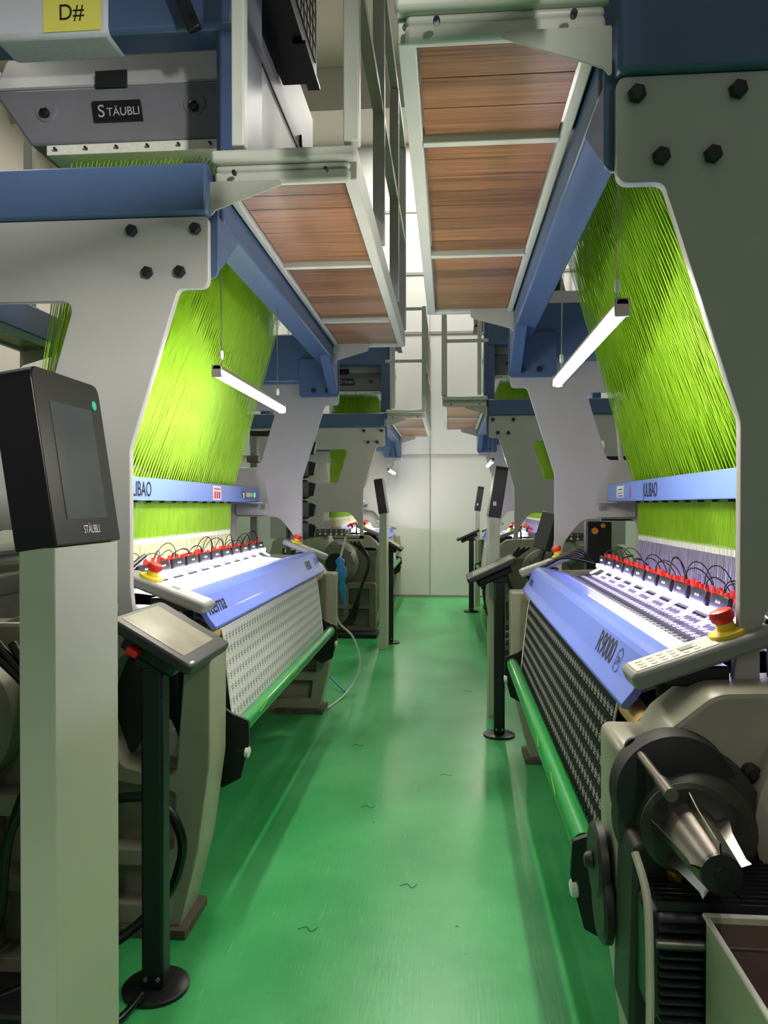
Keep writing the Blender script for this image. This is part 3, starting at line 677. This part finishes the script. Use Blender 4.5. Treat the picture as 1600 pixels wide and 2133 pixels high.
gantry(GL1, 'l', 'tall grey plated jacquard gantry with navy beams on the left, nearest the camera')
gantry(GR1, 'r', 'tall dark grey jacquard gantry with navy beams on the right, nearest the camera')
gantry(GL2, 'l', 'far left grey jacquard gantry behind the white controller post near the back wall')
gantry(GR2, 'r', 'far right grey jacquard gantry standing close to the back wall')
walkway(GL1, 'left overhead walkway with brown boards and white end channel above the white fabric loom', .015, 2.75, (.95, 2.02))
walkway(GR1, 'right overhead walkway with brown boards above the black fabric loom', .02, 2.62, (.53, 1.60))
walkway(GL2, 'far left walkway with railings above the second left loom', .0, 2.75, (1.3,))
walkway(GR2, 'far right walkway with railings above the second right loom', .0, 2.75, (1.3,))
walkway(Frame(-3.15, -1, 2.585), 'dim boarded walkway seen through the slanted window of the left gantry')
R0 = Frame(.42, 1, -.95); 
T = Thing('overhead_walkway', 'piece of brown boarded walkway right at the top edge, over the camera', 'walkway', (.1, .8, 2.66), 'wood decked walkways')
T.part('deck_frame', MB().box(-.56, -.515, 0, 2.45, 2.655, 2.765, R0).box(-.095, -.065, 0, 2.45, 2.655, 2.765, R0), 'rail_grey', bevel=.004)
mb = MB()
for k_ in range(18): mb.box(-.51, -.10, .02+k_*.1335, .15+k_*.1335, 2.672, 2.70, R0)
T.part('deck_panel', mb, 'deck_wood', bevel=.0015)
jacquard(GL1, 'big grey jacquard head above the left gantry under the yellow D# sheet')
jacquard(GR1, 'grey jacquard head on top of the nearest right gantry')
jacquard(GL2, 'dark jacquard head with name plate above the far left loom')
jacquard(GR2, 'dark jacquard head with slotted motor housing above the far right loom')
harness(GL1, 'fan of bright lime harness cords on the left beside the black touch screen', 1)
harness(GR1, 'fan of bright lime harness cords on the right under the hanging lamp', 2, 'heddle_lilac')
harness(GL2, 'lime harness cords seen through the far left gantry', 3, dense=.6)
harness(GR2, 'lime harness cords of the far right loom', 4, 'heddle_lilac', dense=.6)
harness_beam(GL1, 'blue harness beam with black lettering and green lamp on the left', False)
harness_beam(GR1, 'blue harness beam with black lettering and red emblem on the right', True)
harness_beam(GL2, 'blue harness beam inside the far left gantry', False)
harness_beam(GR2, 'blue harness beam inside the far right gantry', True)
tube_lamp(GL1, 'hanging white tube lamp on the left in front of lime cords', .28, 1.44)
tube_lamp(GR1, 'hanging white tube lamp on the right in front of lime cords')
tube_lamp(GL2, 'small distant tube lamp at the far left gantry', 1.3, 2.5)
tube_lamp(GR2, 'small distant tube lamp at the far right gantry, above the white post')
loom(L1, 'left loom with blue cover, white patterned fabric and green roller, nearest the camera', False, 'white fabric with rows of small grey ring motifs on the left loom')
loom(R1, 'right loom with blue cover, black patterned fabric and green roller, nearest the camera', True, 'black fabric with rows of small white ring motifs on the right loom', 'fabric_black')
loom(L2, 'far left loom with blue cover, partly hidden by the white controller post', False, 'pale patterned fabric on the far left loom behind the white post')
loom(R2, 'far right loom near the back wall', True, 'fabric on the far right loom near the back wall')
cutter_bar(L1, 'row of black brackets with red plugs and wires on the left loom', 11)
cutter_bar(R1, 'row of black brackets with red plugs and wires on the right loom', 12)
cutter_bar(L2, 'row of brackets with red plugs on the far left loom', 13, wires=False)
cutter_bar(R2, 'row of brackets with red plugs on the far right loom', 14, wires=False)

# ------------------------------------------------------------------ controller posts (white column, black tilted head)
def controller_post(x, y, side, lab, logo=None):
    """side +1: head faces +X (stands on the left of the aisle)"""
    T = Thing('controller_post', lab, 'control post', (x, y, 0), 'white controller posts')
    d = -side*.078
    T.part('column', MB().box(min(x, x+d), max(x, x+d), y, y+.30, 0, 1.462), 'white_paint', bevel=.003)
    def G(a_, b_, h):      # a: along Y, b: up the slanted face, h: out of the face
        up = Vector((-side*.055, 0, .36)).normalized(); n = Vector((side*up.z, 0, side*-up.x)) if side > 0 else Vector((-up.z, 0, up.x))
        n = Vector((side*abs(up.z), 0, abs(up.x)))
        return tuple(Vector((x, y, 1.465))+Vector((0, 1, 0))*a_+up*b_+n*h)
    hd = T.part('head', MB().prism(rounded([(-.003, 0, .004), (.303, 0, .004), (.303, .378), (-.003, .378)], .03), -.085, .006, G), 'black_plastic', bevel=.004)
    T.part('screen', MB().prism([(.055, .055), (.245, .055), (.245, .31), (.055, .31)], .006, .0072, G), 'glass_screen', hd)
    T.part('green_sticker', MB().prism([(.265+.011*math.cos(q), .325+.011*math.sin(q)) for q in [2*PI*k_/16 for k_ in range(16)]], .006, .0075, G), 'sticker_green', hd)
    o = Vector(G(.12 if side > 0 else .18, .022, .0065)); up = Vector(G(0, 1, 0))-Vector(G(0, 0, 0))
    T.part('lettering', text_mb('STÄUBLI', .026, o, (0, side, 0), up, .001, .8, .004), 'label_white', hd)
    if logo:
        # small pale service sticker on the narrow face and printed block on the column
        T.part('port_sticker', MB().box(min(x, x+d)+.028, min(x, x+d)+.052, y-.004, y-.0035, 1.545, 1.575), 'label_white', hd)
        T.part('printed_notice', MB().box(min(x, x+d)+.012, min(x, x+d)+.014, y-.001, y-.0005, 1.30, 1.43).box(min(x, x+d)+.03, min(x, x+d)+.034, y-.001, y-.0005, 1.32, 1.42), 'panel_grey')
    return T
controller_post(-.805, 1.51, 1, 'white controller post with tilted black touch screen at the left front')
controller_post(-.67, 8.21, 1, 'slim white post with black head on the left far down the aisle')
controller_post(.29, 5.65, -1, 'white post with black head on the right beside the black tablet stand', True)
controller_post(.39, 11.8, -1, 'smallest white post with black head by the back wall on the right', True)

def tablet_stand(x, y, side, lab, lo=.156, w_=.42, red=False):
    T = Thing('tablet_stand', lab, 'terminal', (x, y, 0), 'black tablet stands')
    T.part('base', MB().lathe((x, y, 0), (0, 0, 1), [(0, .105), (.012, .105), (.018, .095)], 36), 'black_metal', smooth=35)
    T.part('pole', MB().box(x-.036, x+.036, y-.036, y+.036, .018, 1.07), 'black_metal', bevel=.010)
    for dx in (-.02, .02): T.part('base_screw', MB().lathe((x+dx, y-.037, .05), (0, -1, 0), [(0, .008), (.004, .007)], 8), 'steel')
    pl = Vector((x+side*lo, 1.055)); ph = Vector((x-side*.104, 1.205)); d = (ph-pl).normalized(); n = Vector((-d.y, d.x)); n = n if n.y > 0 else -n
    L = (ph-pl).length
    def G(a_, b_, h): q = pl+d*b_+n*h; return (q.x, y-.10+a_, q.y)
    b = T.part('tablet', MB().prism(rounded([(0, 0), (w_, 0), (w_, L), (0, L)], .03), -.035, 0, G), 'tablet_body', bevel=.008)
    T.part('rear_shell', MB().prism(rounded([(.04, .05), (w_-.04, .05), (w_-.04, L-.05), (.04, L-.05)], .03), -.085, -.036, G), 'black_plastic', b, bevel=.012)
    T.part('screen', MB().prism([(.045, .05), (w_-.075, .05), (w_-.075, L-.02), (.045, L-.02)], 0, .0012, G), 'tablet_screen', b)
    T.part('logo', MB().prism([(.02, .012), (.05, .012), (.05, .02), (.02, .02)], 0, .0012, G), 'label_white', b)
    T.part('yoke', MB().box(x-.05, x+.05, y-.05, y+.05, 1.035, 1.075), 'black_metal', bevel=.006)
    if red: T.part('red_switch', MB().prism(rounded([(.0, .17), (.05, .17), (.05, .21), (.0, .21)], .01), -.075, -.050, G), 'red', b, bevel=.006)
    return T
tablet_stand(-.936, 2.38, 1, 'black pole stand with wide tilted tablet beside the white post, left front', red=True)
tablet_stand(.335, 5.2, -1, 'black pole stand with tilted grey tablet on the right of the aisle', lo=.22)
tablet_stand(.32, 11.2, -1, 'thin black tablet stand near the back wall on the right', lo=.22)
tablet_stand(-.66, 8.6, 1, 'black tablet stand tucked behind the slim white post on the left', lo=.14)


# ------------------------------------------------------------------ D# sheet and wrap on the left head beam
F = GL1
T = Thing('sheet_wrap', 'white film wrapped round the navy beam at the upper left', 'wrapping', F(.75, .2, 3.4))
T.part('film', MB().box(.47, .95, .332, .508, 3.392, 3.668, F), 'cloth_tape', bevel=.02)
T = Thing('paper_sign', 'yellow paper sheet reading D# stuck on the white film', 'sign', F(.63, .19, 3.42))
T.part('sheet', MB().box(.50, .735, .328, .3305, 3.408, 3.66, F), 'paper_yellow')
T.part('lettering', text_mb('D#', .088, F(.672, .3265, 3.452), (1, 0, 0), (0, 0, 1), .001, .9, 0.), 'ink')
T = Thing('latch_arm', 'black hinged latch arm hanging from the navy beam at upper left', 'latch', F(.21, .15, 3.4))
T.part('arm', MB().hexa([F(.08, .26, 3.36), F(.13, .26, 3.34), F(.13, .29, 3.34), F(.08, .29, 3.36), F(.18, .26, 3.60), F(.23, .26, 3.59), F(.23, .31, 3.59), F(.18, .31, 3.60)]), 'black_metal', bevel=.006)
T.part('hinge', MB().lathe(F(.21, .24, 3.58), (0, 1, 0), [(0, .022), (.098, .022)], 14), 'black_metal', smooth=40)
T.part('link', MB().box(.20, .28, .26, .335, 3.58, 3.61, F), 'black_metal', bevel=.004)

# ------------------------------------------------------------------ drive side of the nearest right loom
F = R1
T = Thing('take_up_drive', 'black drive with finned motor and bladed winding hub at right loom near end', 'motor drive', F(.12, -.2, .5))
T.part('gear_housing', MB().lathe(F(.10, -.055, .90), (0, -1, 0), [(0, .155), (.04, .15), (.06, .12), (.10, .115), (.13, .09)], 40), 'dark_machine', smooth=35)
T.part('cover_rim', MB().lathe(F(.07, -.056, .96), (0, -1, 0), [(0, .13), (.05, .125), (.065, .09), (.066, .04)], 36), 'black_matte', smooth=35)
hub = T.part('hub_flange', MB().lathe(F(.045, -.25, .955), (0, -1, 0), [(0, .085), (.012, .088), (.02, .08), (.02, .045)], 40), 'dark_machine', smooth=35)
T.part('hub_cone', MB().lathe(F(.045, -.262, .955), (0, -1, 0), [(0, .055), (.02, .046), (.16, .036), (.17, .034), (.17, .03)], 32), 'dull_steel', hub, smooth=35)
T.part('hub_cap', MB().lathe(F(.045, -.43, .955), (0, -1, 0), [(0, .034), (.012, .034), (.014, .014), (.018, .012)], 28), 'black_plastic', hub, smooth=35)
for k_ in range(5):
    q = .35+k_*2*PI/5; c = Vector(F(.045, 0, .955)); d = Vector((math.cos(q), 0, math.sin(q))); e = Vector((-math.sin(q), 0, math.cos(q)))
    y0, y1 = F(0, -.275, 0)[1], F(0, -.44, 0)[1]
    mb = MB(); pp = [(.046, y0, .075), (.040, y0-.05, .062), (.036, y1+.02, .05), (.034, y1, .052), (.033, y1+.01, .04)]
    for i in range(len(pp)-1):
        (r0, ya, R0_), (r1, yb, R1_) = pp[i], pp[i+1]
        P4 = [c+d*r0, c+d*R0_, c+d*R1_, c+d*r1]; Y4 = [ya, ya, yb, yb]
        lo4 = [(p.x-e.x*.0012, y_, p.z-e.z*.0012) for p, y_ in zip(P4, Y4)]; hi4 = [(p.x+e.x*.0012, y_, p.z+e.z*.0012) for p, y_ in zip(P4, Y4)]
        mb.hexa(lo4+hi4)
    T.part('blade', mb, 'steel', hub)
T.part('guide_rod', MB().tube([F(-.005, -.05, 1.045), F(-.005, -.30, 1.045)], .0095, 16).tube([F(-.005, -.26, 1.045), F(-.005, -.33, 1.045)], .0125, 16), 'dull_steel', smooth=40)
T.part('rod_bush', MB().lathe(F(-.005, -.05, 1.045), (0, -1, 0), [(0, .022), (.012, .022), (.012, .014)], 20), 'black_plastic', smooth=35)
for s_, z_ in ((.235, 1.0), (.255, .93), (.26, .86), (.06, .80), (.03, .99)):
    T.part('housing_bolt', MB().lathe(F(s_, -.052, z_), (0, -1, 0), [(0, .018), (.02, .018), (.022, .010), (.03, .010)], 12), 'bolt_black', smooth=35)
# finned motor
mb = MB().box(-.035, .60, -.30, -.10, .60, .815, F)
T.part('motor_body', mb, 'black_metal', bevel=.02)
fin = MB()
for k_ in range(11): fin.box(-.02, .59, -.318, -.302, .615+k_*.017, .620+k_*.017, F)
for k_ in range(12): fin.box(-.02, .59, -.30+k_*.017, -.296+k_*.017, .816, .832, F)
T.part('cooling_fins', fin, 'bolt_black')
T.part('steel_tie_rod', MB().tube([F(-.03, -.33, .77), F(.60, -.33, .77)], .008, 12), 'dull_steel', smooth=40)
T.part('support_strap', MB().tube(spline([F(-.05, -.25, .90), F(-.042, -.31, .84), F(-.042, -.33, .70), F(-.042, -.33, .60)]), .008, 8), 'casting', smooth=40)
T.part('oil_plug', MB().lathe(F(.035, -.20, .845), (0, -1, 0), [(0, .016), (.02, .016), (.022, .008), (.035, .008)], 6), 'brass', smooth=30)
for t_, z_, r_ in ((.05, .745, .085), (.02, .66, .085)):
    T.part('gear_cover', MB().lathe(F(-.075+.02*(.05-t_)*10, t_, z_), (F.sd, 0, 0), [(0, r_-.01), (.006, r_), (.022, r_), (.026, r_-.012)], 36), 'dark_machine', smooth=30)
T.part('gear_case', MB().prism(rounded([(-.05, .50), (.10, .50), (.12, .88), (-.04, .90)], .03), -.20, -.052, lambda a_, b_, h: F(a_, h, b_)), 'dark_machine', bevel=.01)
T.part('gear_hub', MB().lathe(F(-.078, .05, .745), (-F.sd, 0, 0), [(0, .02), (.01, .018), (.016, .012)], 16), 'bolt_black', smooth=35)
single('round_side_cover', MB().lathe(F(.46, -.06, .90), (0, -1, 0), [(0, .235), (.05, .235), (.075, .21), (.08, .12), (.11, .11)], 48), 'casting', 'large round pale grey cast cover at the right edge behind the winding hub', 'machine cover', smooth=35)
T = Thing('cable_tie_hose', 'pale hose with cable tie below the finned motor at lower right', 'hose', F(.0, -.1, .1))
T.part('hose', MB().tube(spline([F(.02, -.16, .42), F(.0, -.2, .38), F(-.03, -.25, .22), F(-.02, -.3, .0+.01)]), .006, 8), 'hose_white', smooth=60)
# steel bin at the lower right corner
T = Thing('steel_bin', 'open grey green steel bin with brown inside at the lower right corner', 'bin', (.70, 1.2, 0))
x0, x1, y0, y1, h = .46, .95, .85, 1.42, .81
T.part('near_wall', MB().box(x0, x1, y0, y0+.004, 0, h), 'bin_green'); T.part('far_wall', MB().box(x0, x1, y1-.004, y1, 0, h), 'bin_green')
T.part('left_wall', MB().box(x0, x0+.004, y0, y1, 0, h), 'bin_green'); T.part('right_wall', MB().box(x1-.004, x1, y0, y1, 0, h), 'bin_green')
T.part('bottom', MB().box(x0, x1, y0, y1, .30, .31), 'bin_inside')
T.part('lining', MB().box(x0+.005, x0+.007, y0+.005, y1-.005, .31, h-.01).box(x0+.005, x1-.005, y1-.007, y1-.005, .31, h-.01).box(x1-.007, x1-.005, y0+.005, y1-.005, .31, h-.01), 'bin_inside')
T.part('rim', MB().tube([(x0, y0, h), (x0, y1, h), (x1, y1, h), (x1, y0, h), (x0, y0, h)], .006, 8), 'rail_grey', smooth=50)

# ------------------------------------------------------------------ yarn feeders beyond the left loom
fb = MB().tube([(-1.36, 6.42, 0.02), (-1.36, 6.42, 2.2)], .02, 10).lathe((-1.36, 6.42, 0), (0, 0, 1), [(0, .14), (.02, .14)], 20)
T = Thing('feeder_stand', 'grey stand carrying the black yarn feeders beyond the left loom', 'stand', (-1.36, 6.42, 0)); T.part('post', fb, 'dull_steel', smooth=35)
ord_ = ['topmost', 'second from the top', 'middle', 'second from the bottom', 'lowest']
for i, z in enumerate((2.02, 1.85, 1.68, 1.51, 1.34)):
    T = Thing('yarn_feeder', '%s of the black drum yarn feeders behind the left grey plate' % ord_[i], 'yarn feeder', (-1.28, 6.4, z), 'drum yarn feeders')
    b = T.part('drum', MB().lathe((-1.215, 6.35, z), (.25, -1, 0), [(-.02, .06), (0, .078), (.02, .082), (.05, .080), (.10, .076), (.12, .062), (.125, .03)], 28), 'feeder_green', smooth=35)
    T.part('clamp', MB().hexa([(-1.155, 6.24, z-.055), (-1.11, 6.22, z-.055), (-1.11, 6.30, z-.055), (-1.155, 6.30, z-.055), (-1.145, 6.22, z+.06), (-1.085, 6.20, z+.045), (-1.085, 6.28, z+.045), (-1.145, 6.28, z+.06)]), 'black_plastic', b, bevel=.008)
    T.part('arm', MB().box(-1.36, -1.20, 6.39, 6.42, z-.02, z+.02), 'black_plastic', bevel=.004)
for i, (x, y, zt, zz, tx) in enumerate([(-1.70, 6.6, 2.15, (1.86, 1.47), 'grey pole with black crossbar seen in the left gantry window'), (1.45, 5.9, 1.95, (1.45, 1.9), 'grey pole stand seen in the right gantry arch')]):
    T = Thing('yarn_stand', tx, 'stand', (x, y, 0), 'pole stands behind the looms')
    T.part('pole', MB().box(x-.03, x+.03, y-.03, y+.03, 0, zt), 'panel_grey', bevel=.004)
    for z in zz: T.part('crossbar', MB().tube([(x-.32, y-.045, z), (x+.28, y-.045, z)], .018, 10), 'black_plastic', smooth=40)
    T.part('clamp', MB().box(x-.05, x+.05, y-.07, y+.04, zz[0]+.06, zz[0]+.12), 'dull_steel', bevel=.006)
    T.part('top_arm', MB().box(x-.03, x+.30, y-.03, y+.03, zt, zt+.05), 'black_plastic', bevel=.006)
    for dz in (.06, -.32): T.part('guide_pin', MB().tube([(x-.28, y-.06, zz[0]+dz), (x-.10, y-.12, zz[0]+dz+.05)], .006, 8), 'black_plastic')
# white pipe frame and cones in the right upper window
T = Thing('pipe_frame', 'cream pipe frame seen in the window of the right gantry', 'pipe frame', (1.25, 5.6, 1.8))
T.part('pipes', MB().tube(spline([(1.45, 5.6, 2.33), (1.22, 5.6, 2.32), (1.19, 5.6, 2.25), (1.21, 5.6, 2.0), (1.23, 5.6, 1.85), (1.33, 5.6, 1.80), (1.6, 5.6, 1.80)], 6), .018, 10), 'rail_grey', smooth=60)
T.part('upright', MB().tube([(1.6, 5.6, 0), (1.6, 5.6, 2.33)], .018, 10), 'rail_grey', smooth=40)
T = Thing('cone_board', 'white board with three white cones behind the right gantry window', 'board', (1.55, 5.8, 0))
T.part('board', MB().box(1.38, 1.75, 5.78, 5.80, 1.70, 2.16), 'white_plastic', bevel=.005)
T.part('leg', MB().box(1.52, 1.58, 5.80, 5.83, 0, 1.9), 'rail_grey')
for z in (2.03, 1.93, 1.83): T.part('cone', MB().lathe((1.50, 5.77, z), (0, -1, .2), [(0, .05), (.05, .045), (.09, .03), (.10, .02)], 20), 'rail_grey', smooth=40)
T = Thing('button_box', 'dark box with two orange buttons seen in the right arch', 'button box', (1.0, 5.3, 1.3))
T.part('box', MB().box(.93, 1.10, 5.32, 5.42, 1.10, 1.44), 'black_plastic', bevel=.01)
for x, z, r in ((.985, 1.395, .022), (1.04, 1.43, .016)): T.part('orange_button', MB().lathe((x, 5.32, z-.02), (0, -1, 0), [(0, r), (.01, r)], 18), 'orange', smooth=35)
T.part('pedestal', MB().box(.95, 1.08, 5.34, 5.40, 0, 1.10), 'dark_machine')
# electric cabinets and machines filling the row behind the looms
for (x0, x1, y0, y1, h, m_, tx) in [(-3.1, -2.65, 4.0, 5.6, 1.25, 'casting', 'pale grey machine body behind the left loom'), (-3.2, -2.75, .6, 2.2, 1.1, 'casting_dark', 'grey machine body at the left edge behind the white post'),
                                    (2.3, 2.8, 3.2, 5.2, 1.2, 'casting_dark', 'dark machine body behind the right gantry')]:
    T = Thing('machine_body', tx, 'machine', ((x0+x1)/2, (y0+y1)/2, 0))
    T.part('housing', MB().box(x0, x1, y0, y1, .06, h), m_, bevel=.04); T.part('plinth', MB().box(x0+.05, x1-.05, y0+.05, y1-.05, 0, .06), 'black_matte')
    T.part('lid', MB().box(x0-.01, x1+.01, y0-.01, y1+.01, h, h+.03), 'panel_grey', bevel=.008)

# ------------------------------------------------------------------ weft unit of the left loom at the picture's left edge
F = L1
def drive_head(F, lab, t=-.35, s0=.25, r=.24, full=True):
    T = Thing('drive_housing', lab, 'drive housing', F(s0+.3, t, 0), 'cast drive housings beside the left looms')
    T.part('lower_casting', plate_mb(rounded([(s0-.05, 0.06), (s0-.05, .62), (s0+.95, .62), (s0+.95, .06)], .04),
        [rounded([(s0+.02+.31*i, .10+.26*j), (s0+.27+.31*i, .10+.26*j), (s0+.27+.31*i, .32+.24*j), (s0+.02+.31*i, .32+.24*j)], .015) for i in range(3) for j in range(2)], t+.10, t+.20, F.sz, .004), 'casting_dark', smooth=35)
    T.part('back_plate', MB().box(s0-.04, s0+.94, t+.205, t+.23, .06, 1.0, F), 'casting_dark')
    c = T.part('round_housing', MB().lathe(F(s0+.42, t+.20, .86), (0, -1, 0), [(0, r), (.10, r), (.14, r-.03), (.16, r-.05), (.16, r*.46), (.12, r*.44)], 48), 'casting_dark', smooth=30)
    T.part('bore', MB().lathe(F(s0+.42, t+.05, .86), (0, -1, 0), [(0, r*.44), (.012, r*.43)], 32), 'black_matte', c, smooth=35)
    for k_ in range(10):
        q = 2*PI*k_/10
        T.part('flange_bolt', MB().lathe(F(s0+.42+(r-.04)*math.cos(q), t+.045, .86+(r-.04)*math.sin(q)), (0, -1, 0), [(0, .010), (.012, .009)], 8), 'bolt_black', c)
    T.part('top_casting', MB().lathe(F(s0+.62, t+.20, 1.08), (0, -1, 0), [(0, .16), (.10, .15), (.16, .10), (.18, .05)], 28), 'casting', smooth=35)
    b = T.part('hole_bar', MB().box(s0+.30, s0+1.0, t+.02, t+.10, 1.19, 1.27, F), 'dull_steel', bevel=.006)
    for k_ in range(10):
        for j in range(2):
            T.part('eyelet', MB().lathe(F(s0+.34+k_*.065, t+.019, 1.21+j*.038), (0, -1, 0), [(0, .013), (.004, .013), (.004, .008)], 12), 'steel' if j else 'white_plastic', b, smooth=35)
    for k_ in range(3):
        T.part('cable', MB().tube(spline([F(s0+.15+k_*.05, t+.05, 1.12), F(s0+.02, t, .9), F(s0+.12, t-.02, .55), F(s0+.20+k_*.04, t, .2), F(s0+.5, t-.05, .04)]), .014, 8), 'black_plastic', smooth=60)
    T.part('base_tray', MB().box(s0-.08, s0+.98, t-.10, t+.24, 0, .055, F), 'black_matte', bevel=.01)
    return T
drive_head(L1, 'cast drive housing at the left edge behind the white post', -.50, .32)
drive_head(L2, 'cast drive housing with round bore left of the slim white post', -.85, .06, .26)
drive_head(R2, 'dark drive housing behind the right tablet stand', -.75, .10, .24)
# needles
single('needle_bundle', MB().box(*[0]*6) if False else (lambda mb: [mb.tube([(-1.53-.012*i, 2.30+.006*(i % 3), 1.36), (-1.53-.012*i+.004, 2.30+.006*(i % 3), 1.425)], .002, 5) for i in range(14)] and mb)(MB()), 'needle_gold', 'bundle of thin gold pins at the left edge above the perforated bar', 'pins', kind='stuff')

# ------------------------------------------------------------------ cables and hoses
def hose(name, lab, cat, pts, r, m, n=10, group=None): return single(name, MB().tube(spline(pts, n), r, 10), m, lab, cat, smooth=60, group=group)
hose('black_hose', 'thick black corrugated hose curving beside the black pole, left front', 'hose', [(-1.45, 2.52, .50), (-1.05, 2.52, .56), (-.96, 2.52, .53), (-.905, 2.52, .44), (-.905, 2.52, .34), (-.96, 2.50, .22), (-1.15, 2.42, .08), (-1.5, 2.1, .03)], .017, 'black_plastic')
hose('floor_cable', 'black cable lying on the floor at the lower left corner', 'cable', [(-1.5, 1.9, .02), (-1.2, 2.0, .02), (-1.0, 2.15, .02), (-.95, 2.3, .03)], .012, 'black_plastic')
hose('white_hose', 'white hose dropping to the green floor by the far end of the left loom', 'hose', [(-.86, 6.35, 1.28), (-.90, 6.30, 1.10), (-.93, 6.3, .85), (-.92, 6.3, .60), (-.80, 6.35, .45), (-.74, 6.35, .25), (-.78, 6.3, .09), (-.85, 6.1, .012), (-.92, 5.75, .010)], .009, 'hose_white')
hose('blue_hose', 'blue hose end lying on the floor left of the white hose', 'hose', [(-1.10, 6.6, .14), (-.98, 6.45, .06), (-.86, 6.28, .012)], .007, 'hose_blue')
single('blue_rag', MB().lathe((-.90, 6.28, 1.12), (.1, 0, -1), [(0, .012), (.03, .040), (.07, .030), (.10, .046), (.16, .040), (.20, .020), (.27, .030), (.33, .015), (.42, .010)], 7), 'hose_blue', 'bright blue cloth tied round the white hose', 'rag', smooth=60)
for k_ in range(5):
    hose('cable_loop', 'bundle of pale and black cable loops behind the right tablet stand', 'cable', [(.50, 5.75+.03*k_, 1.15), (.36-.02*k_, 5.8, 1.0), (.34-.015*k_, 5.85, .75), (.42, 5.85, .62-.03*k_), (.55, 5.85, .72), (.58, 5.8, 1.0)], .006, 'hose_white' if k_ % 2 else 'black_plastic', group='cable loops at the right')
for k_ in range(5):
    F = R1
    hose('loom_cable', 'black cables gathered at the far end of the right loom cover', 'cable', [F(.05, 2.98, 1.15), F(.16+.02*k_, 2.80+.03*k_, 1.22+.012*k_), F(.26+.02*k_, 2.76, 1.27+.01*k_), F(.42, 2.72+.02*k_, 1.24)], .010, 'black_plastic', group='cables at the far end of the right loom')
# tilted monitor and spool behind the right side
T = Thing('tilted_monitor', 'tilted screen on an arm behind the far right control panel', 'monitor', (.86, 6.9, 1.0))
c = Vector((.86, 6.9, 1.32)); up = Vector((.28, 0, 1)).normalized(); rt = Vector((.35, -1, -.1)).normalized(); n_ = rt.cross(up).normalized()
def slab(w0, w1, h0, h1, d0, d1): return MB().hexa([tuple(c+rt*a_+up*b_+n_*d_) for b_ in (h0, h1) for a_, d_ in ((w0, d0), (w1, d0), (w1, d1), (w0, d1))])
b = T.part('casing', slab(-.13, .13, -.17, .17, -.03, .03), 'tablet_body', bevel=.01)
T.part('screen', slab(-.10, .10, -.13, .13, -.034, -.031), 'glass_screen', b)
T.part('arm', MB().tube([(.86, 6.95, 1.2), (.80, 6.95, 1.0), (.72, 6.95, .9)], .02, 8), 'black_metal', smooth=40)
T.part('pedestal', MB().box(.68, .76, 6.9, 7.0, 0, .92), 'black_metal')
# thread snippets on the green roller and the floor
for i, (F, t, tx) in enumerate([(R1, 1.05, 'curl of lime thread on the right green roller'), (R1, .62, 'long lime thread near the front end of the right green roller'), (L1, 1.25, 'knot of lime thread on the left green roller'), (L1, .55, 'small yellow thread tuft at the front of the left green roller')]):
    rr = random.Random(i); pts = []
    for k_ in range(7):
        q = -.3+k_*.25; tt = t+.05*math.sin(k_*1.1+i)
        pts.append(F(-.045-.0355*math.cos(q-.6), tt+(.02*k_ if i < 2 else .004*k_), .655+.0355*math.sin(q)+.002))
    single('thread_scrap', MB().tube(spline(pts, 5), .0012, 5), 'cord_lime', tx, 'thread', 'thread scraps', smooth=60)
for i, (x, y) in enumerate([(-.45, 3.9), (-.05, 4.4), (-.62, 4.9), (.12, 6.4), (-.55, 2.75), (-.2, 3.1)]):
    single('lint_scrap', MB().tube(spline([(x, y, .003), (x+.03, y+.02, .003), (x+.05, y-.01, .003), (x+.07, y+.02, .003)], 4), .0011, 5), 'black_matte', ['dark lint scrap on the floor between the two near looms', 'dark thread scrap on the floor right of the middle', 'dark scrap on the floor near the left loom foot', 'dark thread on the far floor', 'thin dark scrap low at the front left of the floor', 'thin dark scrap low in the middle of the floor'][i], 'lint', 'scraps on the floor', smooth=60)
# pendant sprinkler bar from the ceiling
T = Thing('hanging_bar', 'small black bar hanging on a thin rod near the ceiling', 'hanger', (-1.05, 11.2, 7.2))
T.part('rod', MB().tube([(-1.05, 11.2, 7.62), (-1.05, 11.2, 8.29)], .012, 6), 'black_metal'); T.part('bar', MB().box(-1.15, -.95, 11.18, 11.22, 7.55, 7.64), 'black_metal')
